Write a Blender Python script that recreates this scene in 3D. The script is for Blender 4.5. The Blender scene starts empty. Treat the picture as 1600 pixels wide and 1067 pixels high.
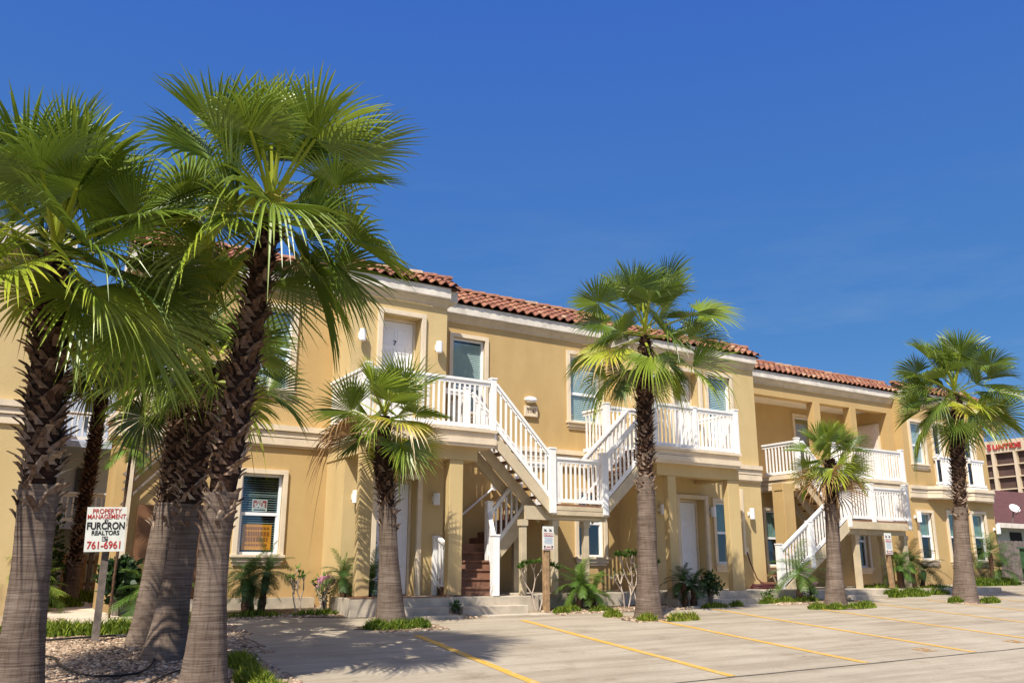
import bpy, math, random
import numpy as np
from math import radians as R, sin, cos, pi, sqrt
from mathutils import Vector, Matrix

# ------------------------------------------------------------------ camera, sky, sun, exposure
S = bpy.context.scene
C = S.collection
F_PX = 1350.0; PITCH = R(14.79); YAW = R(31.6); ROLL = R(0.12)
cam_d = bpy.data.cameras.new('camera'); cam = bpy.data.objects.new('camera', cam_d); C.objects.link(cam)
cam_d.sensor_width = 36.0; cam_d.lens = 36.0 * F_PX / 1600.0; cam_d.clip_start = 0.05; cam_d.clip_end = 4000
_f = Vector((sin(YAW)*cos(PITCH), cos(YAW)*cos(PITCH), sin(PITCH)))
_r = Vector((cos(YAW), -sin(YAW), 0)); _u = _r.cross(_f)
_r2 = _r*cos(ROLL) + _u*sin(ROLL); _u2 = -_r*sin(ROLL) + _u*cos(ROLL)
M3 = Matrix((_r2, _u2, -_f)).transposed()
cam.matrix_world = M3.to_4x4(); cam.location = (0, 0, 0)
S.camera = cam

SUN_EL = R(53); SUN_AZ = R(50)          # light travels towards +Y turned SUN_AZ towards +X
sun_pos = Vector((-sin(SUN_AZ)*cos(SUN_EL), -cos(SUN_AZ)*cos(SUN_EL), sin(SUN_EL)))
world = bpy.data.worlds.new('World'); S.world = world; world.use_nodes = True
wn = world.node_tree.nodes; wl = world.node_tree.links
bg = wn['Background']; sky = wn.new('ShaderNodeTexSky'); sky.sky_type = 'NISHITA'; sky.sun_disc = False
sky.sun_elevation = SUN_EL; sky.sun_rotation = math.atan2(sun_pos.x, sun_pos.y)
sky.altitude = 0; sky.air_density = 0.85; sky.dust_density = 0.0; sky.ozone_density = 5.0
hsv = wn.new('ShaderNodeHueSaturation'); hsv.inputs['Saturation'].default_value = 1.25; hsv.inputs['Hue'].default_value = .515
wl.new(sky.outputs[0], hsv.inputs['Color']); tcw = wn.new('ShaderNodeTexCoord'); sep = wn.new('ShaderNodeSeparateXYZ'); wl.new(tcw.outputs['Generated'], sep.inputs[0])
rk = wn.new('ShaderNodeValToRGB'); wl.new(sep.outputs['Z'], rk.inputs[0])
e_ = rk.color_ramp.elements; e_[0].position = 0; e_[0].color = (.135, .285, .47, 1); e_[1].position = .62; e_[1].color = (.041, .127, .49, 1); e_.new(.24).color = (.066, .200, .43, 1)
vm = wn.new('ShaderNodeVectorMath'); vm.operation = 'SCALE'; vm.inputs['Scale'].default_value = 9.3; wl.new(rk.outputs[0], vm.inputs[0])
mpw = wn.new('ShaderNodeMapping'); mpw.inputs['Scale'].default_value = (1.4, 2.2, 9); mpw.inputs['Rotation'].default_value = (0, .35, .3); wl.new(tcw.outputs['Generated'], mpw.inputs[0])
cn = wn.new('ShaderNodeTexNoise'); cn.inputs['Scale'].default_value = 2.0; cn.inputs['Detail'].default_value = 8; cn.inputs['Roughness'].default_value = .62; wl.new(mpw.outputs[0], cn.inputs['Vector'])
cr = wn.new('ShaderNodeMapRange'); cr.inputs[1].default_value = .50; cr.inputs[2].default_value = .80; cr.inputs[3].default_value = 0; cr.inputs[4].default_value = .30; wl.new(cn.outputs['Fac'], cr.inputs[0])
ce = wn.new('ShaderNodeMapRange'); ce.inputs[1].default_value = .10; ce.inputs[2].default_value = .46; ce.inputs[3].default_value = 1; ce.inputs[4].default_value = 0; wl.new(sep.outputs['Z'], ce.inputs[0])
cm = wn.new('ShaderNodeMath'); cm.operation = 'MULTIPLY'; wl.new(cr.outputs[0], cm.inputs[0]); wl.new(ce.outputs[0], cm.inputs[1])
mxs = wn.new('ShaderNodeMix'); mxs.data_type = 'RGBA'; mxs.inputs[0].default_value = .75
wl.new(hsv.outputs[0], mxs.inputs[6]); wl.new(vm.outputs[0], mxs.inputs[7]); mx0 = mxs
mxs = wn.new('ShaderNodeMix'); mxs.data_type = 'RGBA'; wl.new(cm.outputs[0], mxs.inputs[0]); wl.new(mx0.outputs[2], mxs.inputs[6]); mxs.inputs[7].default_value = (3.2, 3.9, 4.6, 1)
# out-of-view warm lobe added to the sky round the sun as fill light
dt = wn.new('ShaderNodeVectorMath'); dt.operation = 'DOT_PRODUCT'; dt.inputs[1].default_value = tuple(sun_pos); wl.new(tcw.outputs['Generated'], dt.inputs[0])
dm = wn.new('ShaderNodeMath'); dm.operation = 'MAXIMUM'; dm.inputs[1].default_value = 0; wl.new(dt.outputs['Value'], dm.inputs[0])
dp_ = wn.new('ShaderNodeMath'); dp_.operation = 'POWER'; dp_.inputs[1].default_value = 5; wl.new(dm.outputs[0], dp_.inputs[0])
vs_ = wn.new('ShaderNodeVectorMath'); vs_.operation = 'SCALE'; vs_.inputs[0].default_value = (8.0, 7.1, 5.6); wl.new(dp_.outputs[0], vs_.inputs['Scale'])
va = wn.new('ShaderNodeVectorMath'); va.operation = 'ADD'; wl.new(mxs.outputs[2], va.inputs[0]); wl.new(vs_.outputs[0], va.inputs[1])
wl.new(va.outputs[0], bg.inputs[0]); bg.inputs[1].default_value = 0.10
sd = bpy.data.lights.new('sun', 'SUN'); sun = bpy.data.objects.new('sun', sd); C.objects.link(sun)
sd.energy = 4.9; sd.angle = R(0.5); sd.color = (1.0, 0.93, 0.82)
sun.rotation_euler = sun_pos.to_track_quat('Z', 'Y').to_euler(); sun.location = (0, 0, 30)
S.view_settings.view_transform = 'Standard'; S.view_settings.look = 'None'
S.view_settings.exposure = 0.44; S.view_settings.gamma = 1
S.render.engine = 'CYCLES'
S.cycles.max_bounces = 6; S.cycles.transparent_max_bounces = 12

# ------------------------------------------------------------------ helpers
rnd = random.Random(7)
def gz(x, y):                              # height of the sloping ground
    return -1.7755 + 0.01023*x + 0.05979*min(y, 17.5)

class MB:
    def __init__(s): s.v = []; s.f = []; s.c = []; s.m = []
    def add(s, vs, fs, col=None, m=0):
        o = len(s.v); s.v += [tuple(p) for p in vs]; s.f += [tuple(i+o for i in f) for f in fs]
        s.m += [m]*len(fs)
        s.c += [col if col is not None else 0.5]*len(vs)
        return s
    def box(s, x0, x1, y0, y1, z0, z1, col=None, m=0):
        v = [(x0,y0,z0),(x1,y0,z0),(x1,y1,z0),(x0,y1,z0),(x0,y0,z1),(x1,y0,z1),(x1,y1,z1),(x0,y1,z1)]
        return s.add(v, [(0,3,2,1),(4,5,6,7),(0,1,5,4),(1,2,6,5),(2,3,7,6),(3,0,4,7)], col, m)
    def beam(s, a, b, w, h, up=(0,0,1), col=None, m=0):
        a = Vector(a); b = Vector(b); d = (b-a).normalized(); u = Vector(up)
        r = d.cross(u)
        if r.length < 1e-4: u = Vector((0,1,0)); r = d.cross(u)
        r.normalize(); u = r.cross(d).normalized()
        v = []
        for p in (a, b):
            for sx, sz in ((-1,-1),(1,-1),(1,1),(-1,1)): v.append(p + r*sx*w/2 + u*sz*h/2)
        return s.add(v, [(0,3,2,1),(4,5,6,7),(0,1,5,4),(1,2,6,5),(2,3,7,6),(3,0,4,7)], col, m)
    def prism(s, poly, axis, a0, a1, col=None, m=0):
        # poly: 2-D points, extruded along axis 'x','y','z' from a0 to a1
        def P(p, a):
            if axis == 'x': return (a, p[0], p[1])
            if axis == 'y': return (p[0], a, p[1])
            return (p[0], p[1], a)
        n = len(poly)
        v = [P(p, a0) for p in poly] + [P(p, a1) for p in poly]
        f = [tuple(range(n-1, -1, -1)), tuple(range(n, 2*n))] + [(i, (i+1) % n, n+(i+1) % n, n+i) for i in range(n)]
        return s.add(v, f, col, m)
    def tube(s, pts, rad, n=10, cap=True, col=None, m=0):
        pts = [Vector(p) for p in pts]
        if not hasattr(rad, '__len__'): rad = [rad]*len(pts)
        vs = []; fs = []; prev = None
        for i, p in enumerate(pts):
            d = (pts[min(i+1, len(pts)-1)] - pts[max(i-1, 0)]).normalized()
            ref = prev if prev is not None else (Vector((1,0,0)) if abs(d.x) < .9 else Vector((0,1,0)))
            a = (ref - d*ref.dot(d)).normalized(); b = d.cross(a); prev = a
            for k in range(n):
                t = 2*pi*k/n; vs.append(p + (a*cos(t) + b*sin(t))*rad[i])
        for i in range(len(pts)-1):
            for k in range(n):
                fs.append((i*n+k, i*n+(k+1) % n, (i+1)*n+(k+1) % n, (i+1)*n+k))
        if cap: fs += [tuple(range(n-1, -1, -1)), tuple(range((len(pts)-1)*n, len(pts)*n))]
        return s.add(vs, fs, col, m)
    def build(s, name, mat, parent=None, smooth=False, bevel=0, attr=False):
        me = bpy.data.meshes.new(name); me.from_pydata(s.v, [], s.f); me.validate(); me.update()
        mats = mat if isinstance(mat, (list, tuple)) else [mat]
        for mm in mats: me.materials.append(mm)
        if len(mats) > 1 and len(me.polygons) == len(s.m): me.polygons.foreach_set('material_index', s.m)
        if attr:
            a = me.attributes.new('tint', 'FLOAT', 'POINT')
            a.data.foreach_set('value', s.c[:len(me.vertices)])
        o = bpy.data.objects.new(name, me); C.objects.link(o)
        if parent is not None: o.parent = parent
        if smooth: me.polygons.foreach_set('use_smooth', [True]*len(me.polygons))
        if bevel:
            b = o.modifiers.new('bevel', 'BEVEL'); b.width = bevel; b.segments = 2; b.limit_method = 'ANGLE'
        return o

def tag(o, label=None, cat=None, group=None, kind=None):
    if label: o['label'] = label
    if cat: o['category'] = cat
    if group: o['group'] = group
    if kind: o['kind'] = kind
    return o
def empty(name, loc, label=None, cat=None, group=None):
    o = bpy.data.objects.new(name, None); C.objects.link(o); o.empty_display_size = .3
    o['_loc'] = 0; del o['_loc']
    o.location = loc
    return tag(o, label, cat, group)
def keep(o, parent):                        # parent without moving (children are modelled in world coordinates)
    o.parent = parent; o.matrix_parent_inverse = Matrix.Translation(-Vector(parent.location)); return o

# ------------------------------------------------------------------ materials
def mat(name, col, rough=.8, var=.0, vscale=3.0, bump=0, bscale=60, col2=None, spec=.3, metal=0, coords='Object', fac=(.35, .65), detail=6):
    m = bpy.data.materials.new(name); m.use_nodes = True
    n = m.node_tree.nodes; l = m.node_tree.links; b = n['Principled BSDF']
    b.inputs['Roughness'].default_value = rough; b.inputs['Metallic'].default_value = metal
    b.inputs['Specular IOR Level'].default_value = spec
    b.inputs['Base Color'].default_value = (*col, 1)
    tc = n.new('ShaderNodeTexCoord')
    if var or col2:
        no = n.new('ShaderNodeTexNoise'); no.inputs['Scale'].default_value = vscale; no.inputs['Detail'].default_value = detail
        no.inputs['Roughness'].default_value = .65
        l.new(tc.outputs[coords], no.inputs['Vector'])
        r = n.new('ShaderNodeValToRGB'); l.new(no.outputs['Fac'], r.inputs[0])
        c2 = col2 if col2 else tuple(c*(1-var) for c in col)
        c1 = col if col2 else tuple(min(1, c*(1+var*.6)) for c in col)
        r.color_ramp.elements[0].color = (*c2, 1); r.color_ramp.elements[1].color = (*c1, 1)
        r.color_ramp.elements[0].position = fac[0]; r.color_ramp.elements[1].position = fac[1]
        l.new(r.outputs[0], b.inputs['Base Color'])
    if bump:
        nb = n.new('ShaderNodeTexNoise'); nb.inputs['Scale'].default_value = bscale; nb.inputs['Detail'].default_value = 4
        l.new(tc.outputs[coords], nb.inputs['Vector'])
        bp = n.new('ShaderNodeBump'); bp.inputs['Strength'].default_value = 1; bp.inputs['Distance'].default_value = bump
        l.new(nb.outputs['Fac'], bp.inputs['Height']); l.new(bp.outputs[0], b.inputs['Normal'])
    return m

def stucco(name, col, col2):
    # trowelled stucco: blotches, faint drip streaks, fine grain
    m = mat(name, col, .9, 0, 1.2, .004, 45, col2, .15)
    n = m.node_tree.nodes; l = m.node_tree.links; b = n['Principled BSDF']
    ramp = [x for x in n if x.type == 'VALTORGB'][0]
    tc = [x for x in n if x.type == 'TEX_COORD'][0]
    mp = n.new('ShaderNodeMapping'); mp.inputs['Scale'].default_value = (2.2, 2.2, .5)
    l.new(tc.outputs['Object'], mp.inputs[0])
    st = n.new('ShaderNodeTexNoise'); st.inputs['Scale'].default_value = 1.4; st.inputs['Detail'].default_value = 5
    l.new(mp.outputs[0], st.inputs['Vector'])
    r2 = n.new('ShaderNodeValToRGB'); r2.color_ramp.elements[0].position = .3; r2.color_ramp.elements[1].position = .55
    r2.color_ramp.elements[0].color = (.94, .93, .91, 1); r2.color_ramp.elements[1].color = (1, 1, 1, 1)
    l.new(st.outputs['Fac'], r2.inputs[0])
    mx = n.new('ShaderNodeMix'); mx.data_type = 'RGBA'; mx.blend_type = 'MULTIPLY'; mx.inputs[0].default_value = .8
    l.new(ramp.outputs[0], mx.inputs[6]); l.new(r2.outputs[0], mx.inputs[7])
    sp = n.new('ShaderNodeSeparateXYZ'); l.new(tc.outputs['Object'], sp.inputs[0])
    mr = n.new('ShaderNodeMapRange'); mr.inputs[1].default_value = -.75; mr.inputs[2].default_value = .15; mr.inputs[3].default_value = 1; mr.inputs[4].default_value = 0; l.new(sp.outputs['Z'], mr.inputs[0])
    sn = n.new('ShaderNodeTexNoise'); sn.inputs['Scale'].default_value = 4; sn.inputs['Detail'].default_value = 7; l.new(tc.outputs['Object'], sn.inputs['Vector'])
    mm = n.new('ShaderNodeMath'); mm.operation = 'MULTIPLY'; l.new(mr.outputs[0], mm.inputs[0]); l.new(sn.outputs['Fac'], mm.inputs[1])
    m2 = n.new('ShaderNodeMix'); m2.data_type = 'RGBA'; l.new(mm.outputs[0], m2.inputs[0]); l.new(mx.outputs[2], m2.inputs[6]); m2.inputs[7].default_value = (.34, .22, .12, 1)
    l.new(m2.outputs[2], b.inputs['Base Color'])
    return m

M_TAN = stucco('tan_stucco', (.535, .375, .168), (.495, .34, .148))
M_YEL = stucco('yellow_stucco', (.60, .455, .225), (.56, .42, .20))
M_CREAM = mat('cream_trim', (.72, .60, .43), .85, .12, 2.0, .0015, 70)
M_CORN = mat('cornice_white', (.72, .66, .56), .8, .22, 3.5, .001, 60)
M_CORN2 = mat('cornice_band', (.56, .47, .33), .85, .15, 3.0, .001, 60)
M_WHITE = mat('white_paint', (.87, .86, .83), .45, .08, 4.0)
M_VINYL = mat('white_vinyl', (.87, .87, .88), .35, .04, 3.0)
M_BEIGE = mat('beige_board', (.58, .48, .32), .75, .14, 3.0, .001, 30)
M_TREAD = mat('composite_tread', (.21, .105, .065), .7, .25, 6.0, .001, 60)
M_BLIND = mat('blind_slats', (.66, .72, .69), .6, .05, 5.0)
M_BLIND_D = mat('blind_slats_dark', (.40, .46, .43), .6, .05, 5.0)
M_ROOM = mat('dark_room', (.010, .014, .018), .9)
M_CURT = mat('pale_curtain', (.22, .32, .27), .8, .2, 8.0)
M_CONC = mat('plain_concrete', (.50, .43, .33), .9, .25, 2.5, .003, 40)
M_WOOD = mat('post_wood', (.36, .23, .12), .85, .35, 9.0, .002, 50)
M_WOODG = mat('grey_wood', (.20, .165, .14), .9, .4, 7.0, .003, 40)
M_BLACK = mat('black_rubber', (.015, .015, .016), .5)
M_RED = mat('red_letters', (.45, .03, .03), .5)
M_BLK = mat('black_letters', (.02, .02, .02), .5)
M_SIGN = mat('sign_white', (.74, .76, .70), .45, .08, 8.0)
M_SOIL = mat('dark_soil', (.10, .075, .05), .95, .4, 8.0, .02, 20)

def glass_mat():
    m = bpy.data.materials.new('window_glass'); m.use_nodes = True
    n = m.node_tree.nodes; l = m.node_tree.links; n.remove(n['Principled BSDF'])
    tr = n.new('ShaderNodeBsdfTransparent'); tr.inputs[0].default_value = (.76, .85, .85, 1)
    gl = n.new('ShaderNodeBsdfGlossy'); gl.inputs['Roughness'].default_value = .02
    gl.inputs[0].default_value = (.9, .95, 1, 1)
    mx = n.new('ShaderNodeMixShader'); mx.inputs[0].default_value = .13; l.new(tr.outputs[0], mx.inputs[1]); l.new(gl.outputs[0], mx.inputs[2])
    l.new(mx.outputs[0], n['Material Output'].inputs[0])
    return m
M_GLASS = glass_mat()

def tile_mat():
    m = bpy.data.materials.new('terracotta_tiles'); m.use_nodes = True
    n = m.node_tree.nodes; l = m.node_tree.links; b = n['Principled BSDF']; b.inputs['Roughness'].default_value = .75
    at = n.new('ShaderNodeAttribute'); at.attribute_name = 'tint'
    r = n.new('ShaderNodeValToRGB'); l.new(at.outputs['Fac'], r.inputs[0])
    e = r.color_ramp.elements
    e[0].color = (.13, .055, .038, 1); e[1].color = (.52, .36, .22, 1); e.new(.35).color = (.25, .090, .052, 1); e.new(.75).color = (.37, .165, .085, 1)
    tc = n.new('ShaderNodeTexCoord'); no = n.new('ShaderNodeTexNoise'); no.inputs['Scale'].default_value = 14; no.inputs['Detail'].default_value = 5
    l.new(tc.outputs['Object'], no.inputs['Vector'])
    r2 = n.new('ShaderNodeValToRGB'); r2.color_ramp.elements[0].color = (.45, .45, .42, 1); r2.color_ramp.elements[0].position = .3; r2.color_ramp.elements[1].position = .6
    l.new(no.outputs['Fac'], r2.inputs[0])
    mx = n.new('ShaderNodeMix'); mx.data_type = 'RGBA'; mx.blend_type = 'MULTIPLY'; mx.inputs[0].default_value = .7
    l.new(r.outputs[0], mx.inputs[6]); l.new(r2.outputs[0], mx.inputs[7]); l.new(mx.outputs[2], b.inputs['Base Color'])
    return m
M_TILE = tile_mat()

def leaf_mat(name, cols, trans=.25, rough=.42, spec=.5):
    m = bpy.data.materials.new(name); m.use_nodes = True
    n = m.node_tree.nodes; l = m.node_tree.links; b = n['Principled BSDF']
    b.inputs['Roughness'].default_value = rough; b.inputs['Specular IOR Level'].default_value = spec
    at = n.new('ShaderNodeAttribute'); at.attribute_name = 'tint'
    r = n.new('ShaderNodeValToRGB'); l.new(at.outputs['Fac'], r.inputs[0])
    e = r.color_ramp.elements
    e[0].position = 0; e[0].color = (*cols[0][1], 1); e[1].position = cols[-1][0]; e[1].color = (*cols[-1][1], 1)
    for p, c in cols[1:-1]: e.new(p).color = (*c, 1)
    l.new(r.outputs[0], b.inputs['Base Color'])
    t = n.new('ShaderNodeBsdfTranslucent'); hs = n.new('ShaderNodeHueSaturation'); hs.inputs['Value'].default_value = 1.5; hs.inputs['Hue'].default_value = .49
    l.new(r.outputs[0], hs.inputs['Color']); l.new(hs.outputs[0], t.inputs[0])
    mx = n.new('ShaderNodeMixShader'); mx.inputs[0].default_value = trans
    l.new(b.outputs[0], mx.inputs[1]); l.new(t.outputs[0], mx.inputs[2]); l.new(mx.outputs[0], n['Material Output'].inputs[0])
    return m
# tint: 0 deep green .. .5 fresh green .. .8 yellow-green .. 1 straw
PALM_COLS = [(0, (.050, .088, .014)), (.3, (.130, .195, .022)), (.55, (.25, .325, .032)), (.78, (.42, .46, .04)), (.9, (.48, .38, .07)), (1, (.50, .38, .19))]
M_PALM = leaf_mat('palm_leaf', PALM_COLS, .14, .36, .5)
M_DEADLEAF = leaf_mat('dead_palm_leaf', [(0, (.10, .055, .025)), (.5, (.26, .15, .06)), (1, (.40, .27, .14))], .1, .8, .1)
M_LEAF = leaf_mat('shrub_leaf', [(0, (.018, .040, .012)), (.4, (.045, .10, .018)), (.7, (.10, .19, .025)), (1, (.30, .36, .05))], .2, .5, .3)
M_GRASS = leaf_mat('ground_cover_leaf', [(0, (.04, .075, .012)), (.5, (.11, .17, .016)), (.85, (.25, .30, .03)), (1, (.40, .33, .08))], .25, .6, .2)
M_FLOWER = leaf_mat('pink_petal', [(0, (.55, .16, .34)), (1, (.85, .50, .66))], .3, .6, .2)

def bark_smooth():
    m = bpy.data.materials.new('palm_trunk_bark'); m.use_nodes = True
    n = m.node_tree.nodes; l = m.node_tree.links; b = n['Principled BSDF']; b.inputs['Roughness'].default_value = .9
    b.inputs['Specular IOR Level'].default_value = .1
    tc = n.new('ShaderNodeTexCoord')
    mp = n.new('ShaderNodeMapping'); mp.inputs['Scale'].default_value = (1.6, 1.6, 42); l.new(tc.outputs['Object'], mp.inputs[0])
    n1 = n.new('ShaderNodeTexNoise'); n1.inputs['Scale'].default_value = 1.6; n1.inputs['Detail'].default_value = 6; n1.inputs['Roughness'].default_value = .6; l.new(mp.outputs[0], n1.inputs['Vector'])
    mp2 = n.new('ShaderNodeMapping'); mp2.inputs['Scale'].default_value = (26, 26, 2.2); l.new(tc.outputs['Object'], mp2.inputs[0])
    n2 = n.new('ShaderNodeTexNoise'); n2.inputs['Scale'].default_value = 1.5; n2.inputs['Detail'].default_value = 5; l.new(mp2.outputs[0], n2.inputs['Vector'])
    n3 = n.new('ShaderNodeTexNoise'); n3.inputs['Scale'].default_value = 2.0; n3.inputs['Detail'].default_value = 3; l.new(tc.outputs['Object'], n3.inputs['Vector'])
    r = n.new('ShaderNodeValToRGB'); l.new(n1.outputs['Fac'], r.inputs[0])
    e = r.color_ramp.elements; e[0].position = .30; e[0].color = (.10, .070, .053, 1); e[1].position = .72; e[1].color = (.30, .235, .185, 1); e.new(.5).color = (.19, .143, .110, 1)
    r2 = n.new('ShaderNodeValToRGB'); l.new(n2.outputs['Fac'], r2.inputs[0]); r2.color_ramp.elements[0].position = .32; r2.color_ramp.elements[0].color = (.66, .64, .62, 1); r2.color_ramp.elements[1].position = .46
    mx = n.new('ShaderNodeMix'); mx.data_type = 'RGBA'; mx.blend_type = 'MULTIPLY'; mx.inputs[0].default_value = .7; l.new(r.outputs[0], mx.inputs[6]); l.new(r2.outputs[0], mx.inputs[7])
    r3 = n.new('ShaderNodeValToRGB'); l.new(n3.outputs['Fac'], r3.inputs[0]); r3.color_ramp.elements[0].position = .3; r3.color_ramp.elements[0].color = (.52, .49, .47, 1); r3.color_ramp.elements[1].position = .65
    mx2 = n.new('ShaderNodeMix'); mx2.data_type = 'RGBA'; mx2.blend_type = 'MULTIPLY'; mx2.inputs[0].default_value = .8; l.new(mx.outputs[2], mx2.inputs[6]); l.new(r3.outputs[0], mx2.inputs[7])
    l.new(mx2.outputs[2], b.inputs['Base Color'])
    ad = n.new('ShaderNodeMath'); ad.operation = 'ADD'; l.new(n1.outputs['Fac'], ad.inputs[0]); l.new(r2.outputs[0], ad.inputs[1])
    bp = n.new('ShaderNodeBump'); bp.inputs['Distance'].default_value = .007; bp.inputs['Strength'].default_value = 1; l.new(ad.outputs[0], bp.inputs['Height']); l.new(bp.outputs[0], b.inputs['Normal'])
    return m
M_BARK = bark_smooth()
def boot_mat():
    m = bpy.data.materials.new('palm_boot_husk'); m.use_nodes = True
    n = m.node_tree.nodes; l = m.node_tree.links; b = n['Principled BSDF']; b.inputs['Roughness'].default_value = .85; b.inputs['Specular IOR Level'].default_value = .1
    at = n.new('ShaderNodeAttribute'); at.attribute_name = 'tint'
    r = n.new('ShaderNodeValToRGB'); l.new(at.outputs['Fac'], r.inputs[0])
    e = r.color_ramp.elements; e[0].color = (.035, .018, .012, 1); e[1].color = (.56, .44, .32, 1); e.new(.3).color = (.12, .070, .045, 1); e.new(.6).color = (.26, .170, .115, 1); e.new(.85).color = (.40, .30, .22, 1)
    tc = n.new('ShaderNodeTexCoord'); no = n.new('ShaderNodeTexNoise'); no.inputs['Scale'].default_value = 22; no.inputs['Detail'].default_value = 6; l.new(tc.outputs['Object'], no.inputs['Vector'])
    r2 = n.new('ShaderNodeValToRGB'); l.new(no.outputs['Fac'], r2.inputs[0]); r2.color_ramp.elements[0].position = .3; r2.color_ramp.elements[0].color = (.4, .38, .36, 1); r2.color_ramp.elements[1].position = .62
    mx = n.new('ShaderNodeMix'); mx.data_type = 'RGBA'; mx.blend_type = 'MULTIPLY'; mx.inputs[0].default_value = 1; l.new(r.outputs[0], mx.inputs[6]); l.new(r2.outputs[0], mx.inputs[7])
    l.new(mx.outputs[2], b.inputs['Base Color'])
    bp = n.new('ShaderNodeBump'); bp.inputs['Distance'].default_value = .01; l.new(no.outputs['Fac'], bp.inputs['Height']); l.new(bp.outputs[0], b.inputs['Normal'])
    return m
M_BOOT = boot_mat()

def pavement_mat():
    m = bpy.data.materials.new('parking_concrete'); m.use_nodes = True
    n = m.node_tree.nodes; l = m.node_tree.links; b = n['Principled BSDF']; b.inputs['Roughness'].default_value = .85; b.inputs['Specular IOR Level'].default_value = .2
    tc = n.new('ShaderNodeTexCoord')
    def noise(scale, sc=(1, 1, 1), rot=0, det=6, ro=.6):
        mp = n.new('ShaderNodeMapping'); mp.inputs['Scale'].default_value = sc; mp.inputs['Rotation'].default_value = (0, 0, rot); l.new(tc.outputs['Object'], mp.inputs[0])
        t = n.new('ShaderNodeTexNoise'); t.inputs['Scale'].default_value = scale; t.inputs['Detail'].default_value = det; t.inputs['Roughness'].default_value = ro; l.new(mp.outputs[0], t.inputs['Vector']); return t
    def ramp(t, p0, c0, p1, c1):
        r = n.new('ShaderNodeValToRGB'); l.new(t.outputs['Fac'], r.inputs[0]); e = r.color_ramp.elements
        e[0].position = p0; e[0].color = (*c0, 1); e[1].position = p1; e[1].color = (*c1, 1); return r
    def mul(a, b2, f):
        x = n.new('ShaderNodeMix'); x.data_type = 'RGBA'; x.blend_type = 'MULTIPLY'; x.inputs[0].default_value = f; l.new(a, x.inputs[6]); l.new(b2, x.inputs[7]); return x.outputs[2]
    base = ramp(noise(.8, det=8), .3, (.375, .322, .238), .7, (.465, .407, .312))
    streak = ramp(noise(1.3, (.28, 3.0, 1), R(-7), 6), .38, (.74, .72, .70), .56, (1, 1, 1))       # tyre drag, roughly along the rows
    stain = ramp(noise(1.1, det=9, ro=.7), .30, (.68, .64, .60), .44, (1, 1, 1))
    grain = ramp(noise(70, det=3), .3, (.86, .85, .84), .7, (1, 1, 1))
    mid = ramp(noise(16, (1, 2.2, 1), R(-7), 7, .75), .32, (.80, .77, .74), .60, (1, 1, 1))
    spots = ramp(noise(7, det=4, ro=.5), .24, (.5, .46, .42), .31, (1, 1, 1))
    o = mul(mul(mul(mul(base.outputs[0], streak.outputs[0], .8), stain.outputs[0], .8), grain.outputs[0], .9), spots.outputs[0], .75)
    o = mul(o, mid.outputs[0], .7)
    l.new(o, b.inputs['Base Color'])
    bp = n.new('ShaderNodeBump'); bp.inputs['Distance'].default_value = .002; g2 = noise(90, det=3); l.new(g2.outputs['Fac'], bp.inputs['Height']); l.new(bp.outputs[0], b.inputs['Normal'])
    return m
M_PAVE = pavement_mat()
def paint_mat(name, col, worn):
    m = bpy.data.materials.new(name); m.use_nodes = True
    n = m.node_tree.nodes; l = m.node_tree.links; b = n['Principled BSDF']; b.inputs['Roughness'].default_value = .7
    tc = n.new('ShaderNodeTexCoord'); t = n.new('ShaderNodeTexNoise'); t.inputs['Scale'].default_value = 12; t.inputs['Detail'].default_value = 8; t.inputs['Roughness'].default_value = .7
    l.new(tc.outputs['Object'], t.inputs['Vector'])
    r = n.new('ShaderNodeValToRGB'); l.new(t.outputs['Fac'], r.inputs[0]); e = r.color_ramp.elements
    e[0].position = .36; e[0].color = (*worn, 1); e[1].position = .50; e[1].color = (*col, 1)
    l.new(r.outputs[0], b.inputs['Base Color']); return m
M_LINE = paint_mat('yellow_line_paint', (.62, .34, .035), (.52, .40, .22))
M_MARK = paint_mat('stall_number_paint', (.50, .25, .05), (.42, .30, .14))

# ------------------------------------------------------------------ the setting: ground, pavement, markings, path
def sheet(name, outline, dz, m, label=None, sub=False):
    b = MB(); b.add([(x, y, gz(x, y)+dz) for x, y in outline], [tuple(range(len(outline)))])
    o = b.build(name, m); tag(o, kind='structure'); return o
# one sheet for the earth, folded where the slope ends
g = MB()
xs = [-600, -40, -10, 0, 10, 20, 30, 45, 1200]; ys = [-40, 0, 8, 14, 17.5, 30, 60, 1200]
def zz(x, y): return -1.7755 + .01023*max(-10, min(x, 45)) + .05979*max(-5, min(y, 17.5))
vs = [(x, y, zz(x, y)) for y in ys for x in xs]; W_ = len(xs)
g.add(vs, [(j*W_+i, j*W_+i+1, (j+1)*W_+i+1, (j+1)*W_+i) for j in range(len(ys)-1) for i in range(W_-1)])
M_EARTH = mat('sandy_ground', (.33, .26, .18), .95, .35, 1.5, .01, 25)
tag(g.build('ground', M_EARTH), kind='structure')

K = 0.11615; X0 = 5.04*.9; YJ = 8.721*.9; SP = 2.475
def sx(i, y): return X0 + SP*(i-1) + K*y                # stall line i at depth y
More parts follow.
